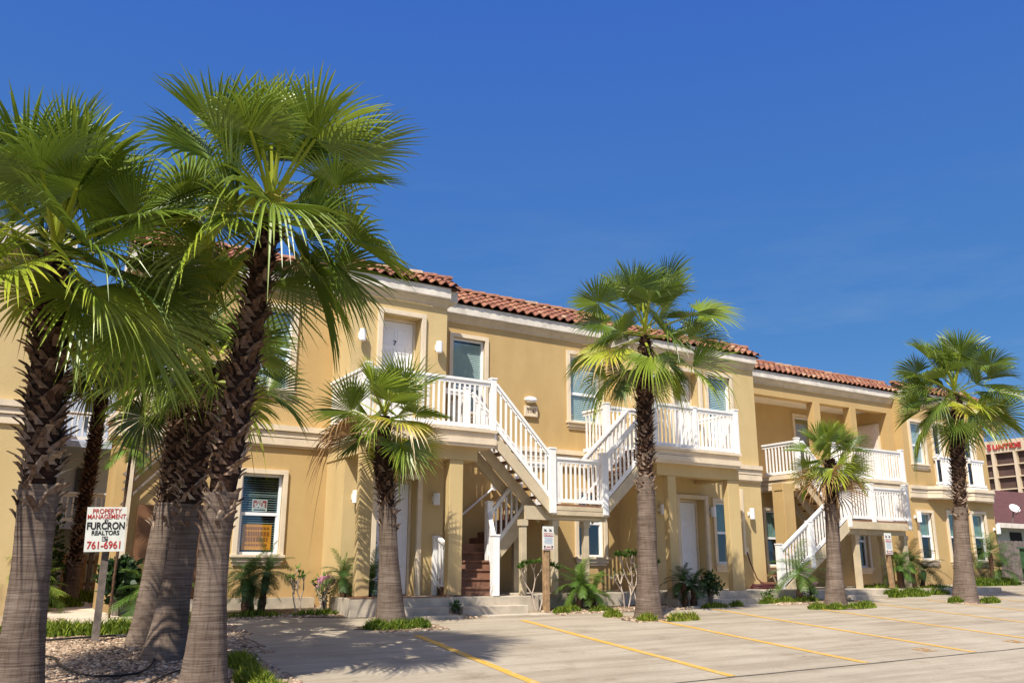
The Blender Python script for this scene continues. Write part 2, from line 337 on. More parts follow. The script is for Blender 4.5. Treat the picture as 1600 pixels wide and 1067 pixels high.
# left edge of the pavement follows the palm bed, far edge the beds before the building
pav = [(2.60, 6.2), (3.02, 9.4), (3.38, 11.9), (3.87, 15.3), (4.9, 15.25), (6.1, 14.75), (6.3, 14.2), (7.6, 14.05), (9.8, 14.0), (10.1, 14.35), (11.6, 14.0), (13.2, 14.1), (15.6, 14.3), (16.6, 14.1), (18.2, 14.2), (20.2, 14.45),
       (22.0, 14.9), (23.6, 15.2), (25.3, 16.3), (26.0, 17.62), (31.2, 17.65), (32.0, 17.4), (60, 17.4), (60, -6), (-3, -6), (-1.5, 3)]
sheet('parking_pavement', pav, .012, M_PAVE)
M_JOINT = mat('joint_dark', (.10, .085, .07), .9, .4, 5.0)
def strip_quads(name, pts, w, dz, m, kind='structure'):
    b = MB(); n = len(pts); vs = []
    for i, (x, y) in enumerate(pts):
        a = pts[max(i-1, 0)]; c = pts[min(i+1, n-1)]; dx, dy = c[0]-a[0], c[1]-a[1]; L = math.hypot(dx, dy); nx, ny = -dy/L, dx/L
        vs += [(x+nx*w/2, y+ny*w/2, gz(x, y)+dz), (x-nx*w/2, y-ny*w/2, gz(x, y)+dz)]
    b.add(vs, [(2*i, 2*i+1, 2*i+3, 2*i+2) for i in range(n-1)])
    return tag(b.build(name, m), kind=kind)
rj = random.Random(3)
strip_quads('pavement_joint', [(3+.5*i, YJ + rj.uniform(-.012, .012)) for i in range(0, 90)], .035, .0165, M_JOINT)
strip_quads('pavement_joint', [(15.0+.35*i, YJ-.15 - .33*i + rj.uniform(-.02, .02)) for i in range(0, 18)], .03, .0165, M_JOINT)
ends = {1: 12.45, 2: 13.6, 3: 12.9, 4: 14.0, 5: 13.1, 6: 14.3, 7: 14.0, 8: 14.6, 9: 15.5}
for i, ye in ends.items():
    y0 = YJ + (.06 if i > 1 else -2.2)
    n_ = 16
    strip_quads('parking_stripe', [(sx(i, y0+(ye-y0)*t/n_)+rj.uniform(-.006, .006), y0+(ye-y0)*t/n_) for t in range(n_+1)], .125, .0165, M_LINE)
# small worn stall numbers by the joint
for (mx_, my_) in ((12.2, 8.22), (14.62, 8.22), (17.15, 8.25)):
    b = MB()
    for (u0, u1, v0, v1) in ((0, .05, 0, .26), (.10, .28, 0, .045), (.10, .28, .11, .15), (.10, .28, .22, .26), (.10, .145, 0, .13), (.235, .28, .13, .26)):
        b.add([(mx_+u, my_+v, gz(mx_+u, my_+v)+.0165) for u, v in ((u0, v0), (u1, v0), (u1, v1), (u0, v1))], [(0, 1, 2, 3)])
    tag(b.build('stall_number', M_MARK), kind='structure')
# footpath running back between the two buildings, and the crossing walk
M_PATH = mat('path_concrete', (.56, .47, .36), .9, .2, 2.0, .002, 50)
sheet('path', [(1.45, 14.8), (3.80, 14.6), (3.78, 15.9), (2.35, 16.3), (2.1, 17.49), (1.25, 17.49), (1.3, 16.3)], .014, M_PATH)
sheet('path', [(1.25, 17.5), (2.1, 17.5), (2.6, 24), (1.7, 24)], .013, M_PATH)

# ------------------------------------------------------------------ the apartment building
BL = empty('apartment_building', (8, 17, -.7), 'two storey tan stucco apartment building with red tile roofs and white railings', 'building')
def part(mb, name, m, parent=None, **k):
    o = mb.build(name, m, None, **k); keep2(o, parent or BL); return o
def keep2(o, parent):
    o.parent = parent
    o.matrix_parent_inverse = Matrix.Translation(-parent.location) if parent.type == 'EMPTY' else Matrix.Identity(4)
    return o
def sub(mb, name, m, parent, **k): return part(mb, name, m, parent, **k)

def wall_open(x0, x1, z0, z1, y, t, ops, m, name='wall', back=.5):
    """front wall in plane Y=y (facing -Y), thickness t, with rectangular openings and their reveals"""
    b = MB(); X = sorted({x0, x1} | {o[0] for o in ops} | {o[1] for o in ops}); Z = sorted({z0, z1} | {o[2] for o in ops} | {o[3] for o in ops})
    for i in range(len(X)-1):
        for j in range(len(Z)-1):
            cx, cz = (X[i]+X[i+1])/2, (Z[j]+Z[j+1])/2
            if any(o[0] < cx < o[1] and o[2] < cz < o[3] for o in ops): continue
            b.add([(X[i], y, Z[j]), (X[i+1], y, Z[j]), (X[i+1], y, Z[j+1]), (X[i], y, Z[j+1])], [(0, 1, 2, 3)])
    for a, c, d, e in ops:
        b.add([(a, y, d), (c, y, d), (c, y, e), (a, y, e), (a, y+t, d), (c, y+t, d), (c, y+t, e), (a, y+t, e)],
              [(0, 3, 7, 4), (1, 5, 6, 2), (3, 2, 6, 7), (0, 4, 5, 1)])
    # closing back skin
    b.add([(x0, y+t+back, z0), (x1, y+t+back, z0), (x1, y+t+back, z1), (x0, y+t+back, z1), (x0, y, z0), (x1, y, z0), (x1, y, z1), (x0, y, z1)],
          [(1, 0, 3, 2), (0, 4, 7, 3), (5, 1, 2, 6), (7, 6, 2, 3)])
    return part(b, name, m)

def ring(b, x0, x1, z0, z1, y0, y1, w, bottom=True):
    b.box(x0-w, x0, y0, y1, z0, z1); b.box(x1, x1+w, y0, y1, z0, z1); b.box(x0-w, x1+w, y0, y1, z1, z1+w)
    if bottom: b.box(x0-w, x1+w, y0, y1, z0-w, z0)

def window(x0, x1, z0, z1, y, split=.52, style='blind', sill=True, trimw=.09, label=None):
    """vinyl double hung window set in the opening x0..x1, z0..z1 of a wall at Y=y"""
    tr = MB(); ring(tr, x0, x1, z0, z1, y-.055, y+.02, trimw, bottom=False)
    tr.box(x0+.0, x0+.004, y+.021, y+.12, z0, z1); tr.box(x1-.004, x1, y+.021, y+.12, z0, z1)
    w = part(tr, 'window', M_CREAM, bevel=.006)
    f = MB(); yy = y+.06; t = .05
    f.box(x0+.005, x0+t, yy, yy+.06, z0, z1); f.box(x1-t, x1-.005, yy, yy+.06, z0, z1); f.box(x0+t, x1-t, yy, yy+.06, z1-t, z1-.002); f.box(x0+t, x1-t, yy, yy+.06, z0+.002, z0+t)
    zs = z0+(z1-z0)*split
    f.box(x0+t, x1-t, yy-.004, yy+.05, zs-.03, zs+.03)
    f.box(x0+t, x0+t+.025, yy+.006, yy+.045, z0+t, zs-.03); f.box(x1-t-.025, x1-t, yy+.006, yy+.045, z0+t, zs-.03)
    sub(f, 'window_frame', M_VINYL, w)
    p = MB()
    for (a_, c_, y_, d_, e_) in ((x0+t-.004, x1-t+.004, yy+.024, zs+.03, z1-t+.004), (x0+t+.02, x1-t-.02, yy+.02, z0+t, zs-.03)): p.add([(a_, y_, d_), (c_, y_, d_), (c_, y_, e_), (a_, y_, e_)], [(0, 1, 2, 3)])
    sub(p, 'window_pane', M_GLASS, w)
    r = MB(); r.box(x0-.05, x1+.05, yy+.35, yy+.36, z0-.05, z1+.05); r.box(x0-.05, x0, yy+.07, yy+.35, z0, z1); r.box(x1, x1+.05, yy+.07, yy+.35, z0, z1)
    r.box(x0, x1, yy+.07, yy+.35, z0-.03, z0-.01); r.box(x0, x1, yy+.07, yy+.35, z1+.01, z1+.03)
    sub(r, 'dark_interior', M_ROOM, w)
    bl = MB()
    if style in ('blind', 'closed', 'half'):
        n = int((z1-z0-.1)/.045)
        for k in range(n):
            z = z0+.06+k*.045
            if style == 'half' and z < zs-.0: continue
            tilt = .005 if style == 'blind' else .029
            bl.add([(x0+t, yy+.040, z-tilt), (x1-t, yy+.040, z-tilt), (x1-t, yy+.066, z+tilt), (x0+t, yy+.066, z+tilt)], [(0, 1, 2, 3)])
        if style == 'blind': bl.box(x0+t+.12, x1-t, yy+.075, yy+.08, z1-.42, z1-.38)
        sub(bl, 'blinds', M_BLIND if style != 'blind' else M_BLIND_D, w)
    elif style == 'curtain':
        pts = []
        for k in range(41):
            x = x0+t+(x1-x0-2*t)*k/40; pts.append((x, yy+.07+.012*sin(k*1.9)+.006*sin(k*.7)))
        zb = zs-.02
        bl.add([(x, y_, z) for z in (zb, z1-t) for x, y_ in pts], [(k, k+1, 41+k+1, 41+k) for k in range(40)])
        sub(bl, 'curtain', M_CURT, w, smooth=True)
    if sill:
        s = MB(); s.box(x0-trimw-.03, x1+trimw+.03, y-.10, y+.09, z0-.055, z0-.002); s.box(x0-trimw, x1+trimw, y-.065, y-.001, z0-.135, z0-.055); s.box(x0-trimw+.03, x1+trimw-.03, y-.035, y-.001, z0-.20, z0-.135)
        sub(s, 'window_sill', M_CREAM, w, bevel=.008)
    return w

def text_mesh(name, s, size, m, loc, rx=(1, 0, 0), up=(0, 0, 1), parent=None, bold=0.0, sx_=1.0, extrude=.002, align='CENTER'):
    cu = bpy.data.curves.new(name, 'FONT'); cu.body = s; cu.size = size; cu.extrude = extrude; cu.offset = bold; cu.align_x = align; cu.align_y = 'CENTER'
    ob = bpy.data.objects.new(name, cu); C.objects.link(ob)
    dg = bpy.context.evaluated_depsgraph_get(); me = bpy.data.meshes.new_from_object(ob.evaluated_get(dg))
    bpy.data.objects.remove(ob); bpy.data.curves.remove(cu)
    X = Vector(rx).normalized(); Z = Vector(up).normalized(); N = X.cross(Z)
    M = Matrix((X*sx_, Z, N)).transposed().to_4x4(); M.translation = Vector(loc)
    me.transform(M); me.materials.clear(); me.materials.append(m)
    o = bpy.data.objects.new(name, me); C.objects.link(o)
    if parent is not None: keep2(o, parent)
    return o

def door(x0, x1, z0, z1, y, depth=.3, number=None, knob_left=True):
    tr = MB(); ring(tr, x0, x1, z0, z1, y-.07, y+.015, .10, bottom=False)
    tr.box(x0, x0+.05, y+depth-.06, y+depth+.01, z0, z1); tr.box(x1-.05, x1, y+depth-.06, y+depth+.01, z0, z1); tr.box(x0+.05, x1-.05, y+depth-.06, y+depth+.01, z1-.06, z1)
    d = part(tr, 'door', M_CREAM, bevel=.006)
    p = MB(); a, c, e = x0+.055, x1-.055, z1-.07
    p.box(a, c, y+depth-.02, y+depth+.03, z0+.02, e)
    w = (c-a); H = e-z0
    for (u0, u1) in ((.12, .46), (.54, .88)):
        for (v0, v1) in ((.06, .34), (.40, .72), (.78, .93)):
            X0_, X1_ = a+w*u0, a+w*u1; Z0_, Z1_ = z0+H*v0, z0+H*v1
            for bx in ((X0_, X1_, Z0_, Z0_+.018), (X0_, X1_, Z1_-.018, Z1_), (X0_, X0_+.018, Z0_+.018, Z1_-.018), (X1_-.018, X1_, Z0_+.018, Z1_-.018)):
                p.box(bx[0], bx[1], y+depth-.030, y+depth-.019, bx[2], bx[3])
    sub(p, 'door_leaf', M_VINYL, d, bevel=.003)
    h = MB(); kx = a+.07 if knob_left else c-.07
    h.tube([(kx, y+depth-.02, z0+H*.46), (kx, y+depth-.06, z0+H*.46), (kx, y+depth-.085, z0+H*.46)], [.012, .03, .022], 10)
    sub(h, 'door_handle', mat('brass', (.5, .36, .15), .3, metal=1), d, smooth=True)
    if number: text_mesh('door_number', number, .14, M_BLK, ((a+c)/2-.03, y+depth-.034, z0+H*.80), parent=d, bold=.004)
    return d

def wall_lamp(x, y, z, cap=True, w=.11, h=.24, arm=.09):
    b = MB(); b.box(x-.05, x+.05, y-.02, y-.001, z-.05, z+.06); b.box(x-.03, x+.03, y-arm, y-.02, z-.02, z+.03)
    l_ = part(b, 'wall_lamp', M_WHITE)
    s = MB(); n = 16; r0 = w
    for k in range(n):
        pass
    s.tube([(x, y-arm-.02, z-h/2), (x, y-arm-.02, z+h/2)], w*.62, 16, col=.5); 
    sub(s, 'lamp_shade', M_VINYL, l_, bevel=.008)
    return l_

def string_course(pts, zt=2.77, name='string_course', d=(.13, .09, .05)):
    """three stepped bands following a plan polyline (front faces towards the viewer's side, offset to the left of travel)"""
    b = MB(); H = .43
    bands = ((zt-.11, zt, d[0]), (zt-.125, zt-.11, d[0]-.06), (zt-.235, zt-.125, d[1]), (zt-.25, zt-.235, d[1]-.05), (zt-.39, zt-.25, d[2]+.03), (zt-H, zt-.39, d[2]-.01))
    n = len(pts)
    for z0, z1, o in bands:
        off = []
        for i, p in enumerate(pts):
            p = Vector(p); ds = []
            if i > 0: a = (p-Vector(pts[i-1])).normalized(); ds.append(Vector((a.y, -a.x)))
            if i < n-1: a = (Vector(pts[i+1])-p).normalized(); ds.append(Vector((a.y, -a.x)))
            if len(ds) == 1: nn = ds[0]*o
            else:
                mm = (ds[0]+ds[1]).normalized(); nn = mm*(o/max(.3, mm.dot(ds[0])))
            off.append(p+nn)
        vs = [(q[0], q[1], z0) for q in pts] + [(q.x, q.y, z0) for q in off] + [(q[0], q[1], z1) for q in pts] + [(q.x, q.y, z1) for q in off]
        fs = []
        for i in range(n-1):
            fs += [(n+i, n+i+1, 3*n+i+1, 3*n+i), (i, i+1, n+i+1, n+i), (2*n+i, 3*n+i, 3*n+i+1, 2*n+i+1)]
        fs += [(0, n, 3*n, 2*n), (n-1, 3*n-1, 4*n-1, 2*n-1)]
        b.add(vs, fs)
    return part(b, name, M_CREAM)

def cornice(x0, x1, y, z, ret_l=0, ret_r=0, hw=.24, name='cornice'):
    """z = underside at the wall. Lower coved band, upper white fascia."""
    b = MB()
    prof = [(y, z), (y-.03, z+.012), (y-.04, z+.05), (y-.10, z+.13), (y-.12, z+.15), (y-.12, z+.17), (y, z+.17)]
    e = .12
    b.prism(prof, 'x', x0-(e if ret_l else 0), x1+(e if ret_r else 0), m=1)
    b.prism([(y, z+.172), (y-.14, z+.172), (y-.16, z+.19), (y-.16, z+.172+hw), (y, z+.172+hw)], 'x', x0-(.16 if ret_l else 0), x1+(.16 if ret_r else 0), m=0)
    if ret_l:
        b.box(x0-.155, x0-.001, y+.002, y+ret_l, z+.172, z+.17+hw, m=0); b.box(x0-.115, x0-.001, y+.002, y+ret_l, z+.03, z+.168, m=1)
    return part(b, name, [M_CORN, M_CORN2])

def tiles(x0, x1, ye, ze, run, rise, seed=0, name='roof', capx=True, rowlen=.24, per=.235):
    """barrel tiles on a sloping strip with ridge caps along its top"""
    r = random.Random(seed); b = MB(); L = math.hypot(run, rise); nrow = max(2, round(L/rowlen)); rl = L/nrow
    sl = Vector((0, run/L, rise/L)); nr = Vector((0, -rise/L, run/L)); cols = int(round((x1-x0)/per)); per = (x1-x0)/cols; K_ = 8
    for row in range(nrow):
        for c in range(cols):
            col = min(1, max(0, r.gauss(.52, .17))); bx = x0+c*per; j = r.uniform(-.012, .012)
            vs = []
            for e, lift in ((-.03+j, .045), (1.04, .012)):
                base = Vector((0, ye, ze)) + sl*(row+e)*rl
                for k in range(K_+1):
                    u = k/K_; h = .058*max(0, sin(pi*min(1, u/.62))) if u < .62 else -.022*sin(pi*(u-.62)/.38)
                    p = base + nr*(h+lift); vs.append((bx+u*per, p.y, p.z))
            low = [(vx, vy - nr.y*.020, vz - nr.z*.020) for vx, vy, vz in vs[:K_+1]]
            n = K_+1
            fs = [(k, k+1, n+k+1, n+k) for k in range(K_)] + [(2*n+k, 2*n+k+1, k+1, k) for k in range(K_)]
            b.add(vs+low, fs, col)
    o = part(b, name, M_TILE, smooth=False, attr=True)
    # underlay closing the tile strip
    u = MB(); u.prism([(ye+.02, ze-.02), (ye+run+.05, ze+rise+.02), (ye+run+.05, ze-.02)], 'x', x0+.02, x1-.02)
    sub(u, 'roof_deck', mat('roof_deck_dark', (.06, .03, .02), .9), o)
    cap = MB(); n = int((x1-x0)/.40)+1; cl = (x1-x0)/n
    for k in range(n):
        col = min(1, max(0, r.gauss(.62, .15))); a = x0+k*cl-.02; c2 = a+cl+.03
        y, z = ye+run, ze+rise
        vs = []
        for xx, rad, dz in ((a, .105, .02), (c2, .125, .03)):
            for q in range(9):
                t = pi*q/8; vs.append((xx, y-cos(t)*rad, z+dz+sin(t)*rad*.8))
        cap.add(vs, [(q, q+1, 10+q, 9+q) for q in range(8)] + [tuple(range(9, 18)), tuple(range(8, -1, -1))], col)
    sub(cap, 'ridge_caps', M_TILE, o, smooth=False, attr=True)
    return o

def railing(a, b, h=.95, name='railing', parent=None, bal=.035, gap=.115, clear=.07, m=None, top=(.085, .05)):
    """white picket railing from point a to point b (feet of the rail), follows the slope"""
    a = Vector(a); b = Vector(b); d = b-a; L = math.hypot(d.x, d.y); mb = MB(); up = Vector((0, 0, 1))
    mb.beam(a+up*(h), b+up*(h), top[0], top[1]); mb.beam(a+up*(h-.06), b+up*(h-.06), .035, .07); mb.beam(a+up*clear, b+up*clear, .045, .08)
    n = max(2, int(L/gap)); hd = Vector((d.x, d.y, 0)).normalized()
    for k in range(1, n):
        p = a + d*(k/n); z0 = clear; z1 = h-.09
        mb.beam(p+up*z0, p+up*z1, bal, bal, up=hd)
    return part(mb, name, m or M_WHITE, parent)
def newel(x, y, z0, z1, w=.13, parent=None, name='newel_post'):
    b = MB(); b.box(x-w/2, x+w/2, y-w/2, y+w/2, z0, z1); b.box(x-w/2-.012, x+w/2+.012, y-w/2-.012, y+w/2+.012, z1, z1+.035)
    return part(b, name, M_WHITE, parent, bevel=.006)

PF = -.49           # porch floor
# --- walls, left to right
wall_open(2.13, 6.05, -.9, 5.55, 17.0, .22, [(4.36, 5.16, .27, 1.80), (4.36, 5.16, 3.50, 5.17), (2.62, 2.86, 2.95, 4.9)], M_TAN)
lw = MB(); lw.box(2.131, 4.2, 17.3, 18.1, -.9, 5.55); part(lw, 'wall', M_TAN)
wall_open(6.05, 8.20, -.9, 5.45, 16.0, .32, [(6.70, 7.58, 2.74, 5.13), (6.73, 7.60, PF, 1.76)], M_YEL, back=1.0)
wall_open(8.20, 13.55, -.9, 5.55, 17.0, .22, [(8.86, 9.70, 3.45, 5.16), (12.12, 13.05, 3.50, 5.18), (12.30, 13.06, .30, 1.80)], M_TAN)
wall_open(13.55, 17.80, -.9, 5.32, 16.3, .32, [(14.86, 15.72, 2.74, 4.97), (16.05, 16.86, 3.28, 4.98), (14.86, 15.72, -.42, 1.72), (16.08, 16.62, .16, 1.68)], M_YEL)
window(4.36, 5.16, .27, 1.80, 17.0, .50, 'blind'); window(4.36, 5.16, 3.50, 5.17, 17.0, .5, 'closed'); window(2.62, 2.86, 2.95, 4.9, 17.0, .5, 'closed')
window(8.86, 9.70, 3.45, 5.16, 17.0, .34, 'closed'); window(12.12, 13.05, 3.50, 5.18, 17.0, .42, 'closed'); window(12.30, 13.06, .30, 1.80, 17.0, .52, 'curtain')
window(16.05, 16.86, 3.28, 4.98, 16.3, .12, 'closed'); window(16.08, 16.62, .16, 1.68, 16.3, .50, 'curtain')
door(6.70, 7.58, 2.74, 5.13, 16.0, .3, '7'); door(6.73, 7.60, PF, 1.76, 16.0, .3, None)
door(14.86, 15.72, 2.74, 4.97, 16.3, .3, None); door(14.86, 15.72, -.42, 1.72, 16.3, .3, None)
for (x, y, z) in ((7.97, 16.0, 4.55), (6.24, 16.0, 4.57), (7.99, 16.0, 1.38), (6.26, 16.0, 1.35), (14.14, 16.3, 4.64), (14.26, 16.3, 1.42), (15.93, 16.3, 1.42), (3.35, 17, 1.3)):
    wall_lamp(x, y, z)
wall_lamp(17.30, 16.3, 1.42, w=.105, h=.28, arm=.09)
# small bulkhead light and number plaque on the middle wall
b = MB(); n = 18
for k in range(n): pass
ring_v = []
for (yy_, rr, zz_) in ((16.999, .15, 0), (16.93, .155, 0), (16.86, .13, -.01), (16.82, .07, -.02)):
    for k in range(16):
        t = 2*pi*k/16; ring_v.append((10.95+cos(t)*rr, yy_, 3.90+zz_+sin(t)*rr*.50))
b.add(ring_v, [(i*16+k, i*16+(k+1) % 16, (i+1)*16+(k+1) % 16, (i+1)*16+k) for i in range(3) for k in range(16)] + [tuple(range(48, 64))])
part(b, 'bulkhead_light', M_VINYL, smooth=True)
b = MB(); ring(b, 10.83, 11.09, 3.54, 3.70, 16.93, 16.995, .045); b.box(10.83, 11.09, 16.96, 16.995, 3.54, 3.70)
pl = part(b, 'number_plaque', M_CREAM, bevel=.004)
text_mesh('plaque_digits', '114', .13, mat('plaque_ink', (.20, .14, .09), .7), (10.96, 16.955, 3.615), parent=pl, bold=.002)
# downspout
b = MB(); b.box(2.28, 2.40, 16.86, 16.93, -.6, 5.4); part(b, 'downspout', M_CREAM)

# --- string courses, cornices, roofs
string_course([(2.13, 17.0), (6.05, 17.0), (6.05, 16.0)])
string_course([(2.12, 18.1), (2.12, 17.0)])
string_course([(8.95, 17.0), (13.55, 17.0), (13.55, 16.3)])
string_course([(16.2, 16.3), (17.80, 16.3)], 2.68)
cornice(2.13, 6.05, 17.0, 5.50, ret_l=1.1); cornice(6.05, 8.20, 16.0, 5.46, ret_l=1.0, ret_r=0); cornice(8.20, 13.55, 17.0, 5.50); cornice(13.55, 17.80, 16.3, 5.28, ret_l=.7, hw=.2)
b = MB(); b.box(8.201, 8.45, 16.0, 16.98, 5.632, 5.872); part(b, 'cornice', M_CORN)
tiles(1.95, 6.05, 16.80, 5.93, .92, .58, 1); tiles(5.85, 8.42, 15.79, 5.89, .55, .32, 2); tiles(8.15, 13.9, 16.80, 5.93, .92, .58, 3); tiles(13.3, 17.96, 16.10, 5.67, .55, .32, 4)

# --- bay roofs' side closing walls
for (xa, xb, y0, y1, z0, z1, m) in ((6.06, 8.19, 16.85, 17.6, 5.45, 5.9, M_YEL), (13.56, 17.79, 17.15, 17.6, 5.3, 5.7, M_YEL)):
    b = MB(); b.box(xa, xb, y0, y1, z0, z1); part(b, 'parapet', m)

# --- porch slabs and concrete steps
b = MB()
b.box(2.3, 5.88, 16.82, 16.99, -.95, PF-.03)
part(b, 'plinth', M_CONC)
b = MB(); b.box(5.88, 7.86, 14.98, 16.02, -1.1, PF); b.box(7.86, 9.86, 14.98, 17.02, -1.1, PF-.004); b.box(9.86, 13.5, 15.35, 17.02, -1.1, PF+.02); b.box(13.5, 15.84, 15.0, 16.32, -1.1, PF+.03); b.box(15.84, 17.55, 15.0, 16.32, -1.1, PF+.045)
part(b, 'porch', M_CONC, bevel=.012)
b = MB(); b.box(6.75, 7.66, 14.62, 14.98, -1.1, -.66); b.box(6.2, 7.76, 14.26, 14.62, -1.1, -.79)
part(b, 'entry_steps', M_CONC, bevel=.012)
b = MB(); b.box(7.95, 9.38, 14.62, 14.98, -1.1, -.655); b.box(8.28, 9.75, 14.24, 14.62, -1.1, -.80)
part(b, 'entry_steps', M_CONC, bevel=.012)
b = MB(); b.box(13.2, 15.80, 14.62, 15.0, -1.1, -.62); b.box(13.3, 15.95, 14.3, 14.62, -1.1, -.74)
part(b, 'entry_steps', M_CONC, bevel=.012)
b = MB(); b.box(5.88, 7.86, 14.97, 15.12, PF+.001, PF+.012); part(b, 'porch_edge', mat('terracotta_edge', (.36, .17, .09), .8, .3, 6))

# --- balcony one
def balcony(x0, x1, yf, yw, pill, zt=2.72, beam_x=None):
    b = MB(); b.box(x0, x1, yf, yw, zt-.36, zt-.06); b.box(x0-.07, x1+.07, yf-.07, yw-.002, zt-.06, zt); 
    bb = part(b, 'balcony', M_CREAM)
    m_ = MB()
    for (z0, z1, o) in ((zt-.165, zt-.065, .02), (zt-.30, zt-.18, .055), (zt-.355, zt-.30, .03)):
        m_.box(x0-o, x1+o, yf-o, yw-.003, z0, z1)
    sub(m_, 'deck_moulding', M_CREAM, bb)
    s = MB(); bx0, bx1 = beam_x or (x0+.12, x1-.55)
    s.box(bx0, bx1, yf+.13, yf+.45, zt-.62, zt-.361); s.box(bx0, bx0+.25, yf+.45, yw-.004, zt-.62, zt-.361); s.box(bx1-.3, bx1, yf+.45, yw-.004, zt-.62, zt-.361)
    sub(s, 'beam', M_YEL, bb)
    for (a, c) in pill:
        p = MB(); p.box(a, c, yf+.14, yf+.14+min(c-a, .17), PF+.02, zt-.622)
        sub(p, 'pillar', M_YEL, bb, bevel=.01)
    return bb
ZD = 2.72
bal1 = balcony(6.0, 8.78, 15.0, 16.998, ((6.04, 6.30), (7.89, 8.19)), beam_x=(6.03, 8.50))
railing((6.06, 15.05, ZD), (8.72, 15.05, ZD), 1.0, parent=bal1); railing((6.04, 16.95, ZD), (6.04, 15.1, ZD), 1.0, parent=bal1)
railing((8.22, 16.15, ZD), (8.76, 16.15, ZD), 1.0, parent=bal1); railing((8.78, 16.2, ZD), (8.78, 16.94, ZD), 1.0, parent=bal1)
newel(8.80, 15.05, ZD-.25, ZD+1.06, .12, bal1); newel(6.05, 15.05, ZD, ZD+1.06, .12, bal1); newel(8.78, 16.15, ZD-.2, ZD+1.06, .10, bal1)
bal2 = balcony(13.02, 15.62, 14.95, 16.298, ((13.47, 13.72), (15.36, 15.74)), beam_x=(13.15, 15.74))
b = MB(); b.box(12.42, 13.018, 15.95, 16.99, ZD-.36, ZD); sub(b, 'deck_wing', M_CREAM, bal2)
railing((13.10, 15.0, ZD), (15.62, 15.0, ZD), 1.0, parent=bal2); railing((15.64, 15.06, ZD), (15.64, 16.25, ZD), 1.0, parent=bal2)
railing((12.5, 15.95, ZD), (13.5, 15.95, ZD), 1.0, parent=bal2); railing((12.45, 16.0, ZD), (12.45, 16.9, ZD), 1.0, parent=bal2)
newel(12.43, 15.95, ZD-.35, ZD+1.06, .13, bal2); newel(15.64, 15.0, ZD, ZD+1.06, .13, bal2); newel(13.06, 15.0, ZD-.1, ZD+1.06, .12, bal2); newel(14.3, 15.0, ZD, ZD+1.0, .10, bal2)

# --- the middle staircase
LZ = 1.33; LX0, LX1, LY0, LY1 = 10.20, 11.58, 15.0, 16.96
def flight(x0, z0, x1, z1, y0, y1, n, parent, front_drop=.30, full_stringers=3):
    """straight flight between two levels, running along X; treads and stringers"""
    t = MB(); dx = (x1-x0)/n; dz = (z1-z0)/n
    up = 1 if dz > 0 else -1
    for k in range(n):
        xa = x0+dx*k; za = z0+dz*(k+(1 if up > 0 else 0)); lo, hi = min(xa, xa+dx), max(xa, xa+dx)
        t.box(lo-.02, hi+.02, y0+.045, y1-.045, za-.04, za)
    sub(t, 'treads', M_TREAD, parent)
    s = MB()
    for q in range(full_stringers):
        y = y0+.02+(y1-y0-.04)*q/(full_stringers-1)
        top0, top1 = z0+(.03), z1+(.03)
        if q > 0: top0 -= .10; top1 -= .10
        s.prism([(x0, top0), (x1, top1), (x1, top1-front_drop), (x0, top0-front_drop)], 'y', y-.022, y+.022)
    sub(s, 'stringers', M_BEIGE, parent)
st = MB(); st.box(LX0, LX1, LY0+.02, LY1, LZ-.04, LZ)
stair1 = part(st, 'staircase', M_TREAD)
b = MB(); b.box(LX0-.02, LX1+.10, LY0-.03, LY0+.02, LZ-.23, LZ-.045); b.box(LX0+.06, LX1-.08, LY0-.037, LY0-.031, LZ-.13, LZ-.06)
b.box(LX0-.55, LX1+.12, LY0+.14, LY0+.20, LZ-.33, LZ-.055); b.box(LX0, LX0+.05, LY0+.2, LY1, LZ-.22, LZ-.045); b.box(LX1-.05, LX1, LY0+.2, LY1, LZ-.22, LZ-.045)
for yy_ in (15.6, 16.1, 16.6): b.box(LX0+.05, LX1-.05, yy_, yy_+.05, LZ-.2, LZ-.045)
sub(b, 'landing_beams', M_BEIGE, stair1)
for (x, y) in ((9.63, 15.22), (10.40, 15.22), (11.20, 15.22), (10.24, 16.5), (11.05, 16.5)):
    p = MB(); p.box(x-.062, x+.062, y-.055, y+.055, PF, LZ-.34); p.box(x-.085, x+.085, y-.075, y+.075, LZ-.46, LZ-.335)
    sub(p, 'landing_post', M_BEIGE, stair1, bevel=.005)
flight(8.80, ZD-.02, LX0+.02, LZ, 15.0, 16.05, 8, stair1); flight(LX1-.02, LZ, 13.05, ZD-.02, 15.0, 15.9, 8, stair1)
for y in (15.03, 16.02):
    railing((8.86, y, ZD+.02), (LX0, y, LZ+.04), .95, parent=stair1)
    railing((LX1, y-(.0 if y < 16 else .13), LZ+.04), (13.0, y-(.0 if y < 16 else .13), ZD+.02), .95, parent=stair1)
railing((LX0+.04, 15.03, LZ), (LX1-.04, 15.03, LZ), .95, parent=stair1)
newel(LX0+.02, 15.03, LZ-.2, LZ+1.12, .15, stair1); newel(LX1, 15.03, LZ-.2, LZ+1.10, .15, stair1); newel(LX0+.75, 15.9, LZ, LZ+1.0, .13, stair1)
railing((LX0+.05, 16.0, LZ), (LX0+.75, 16.0, LZ), .95, parent=stair1)
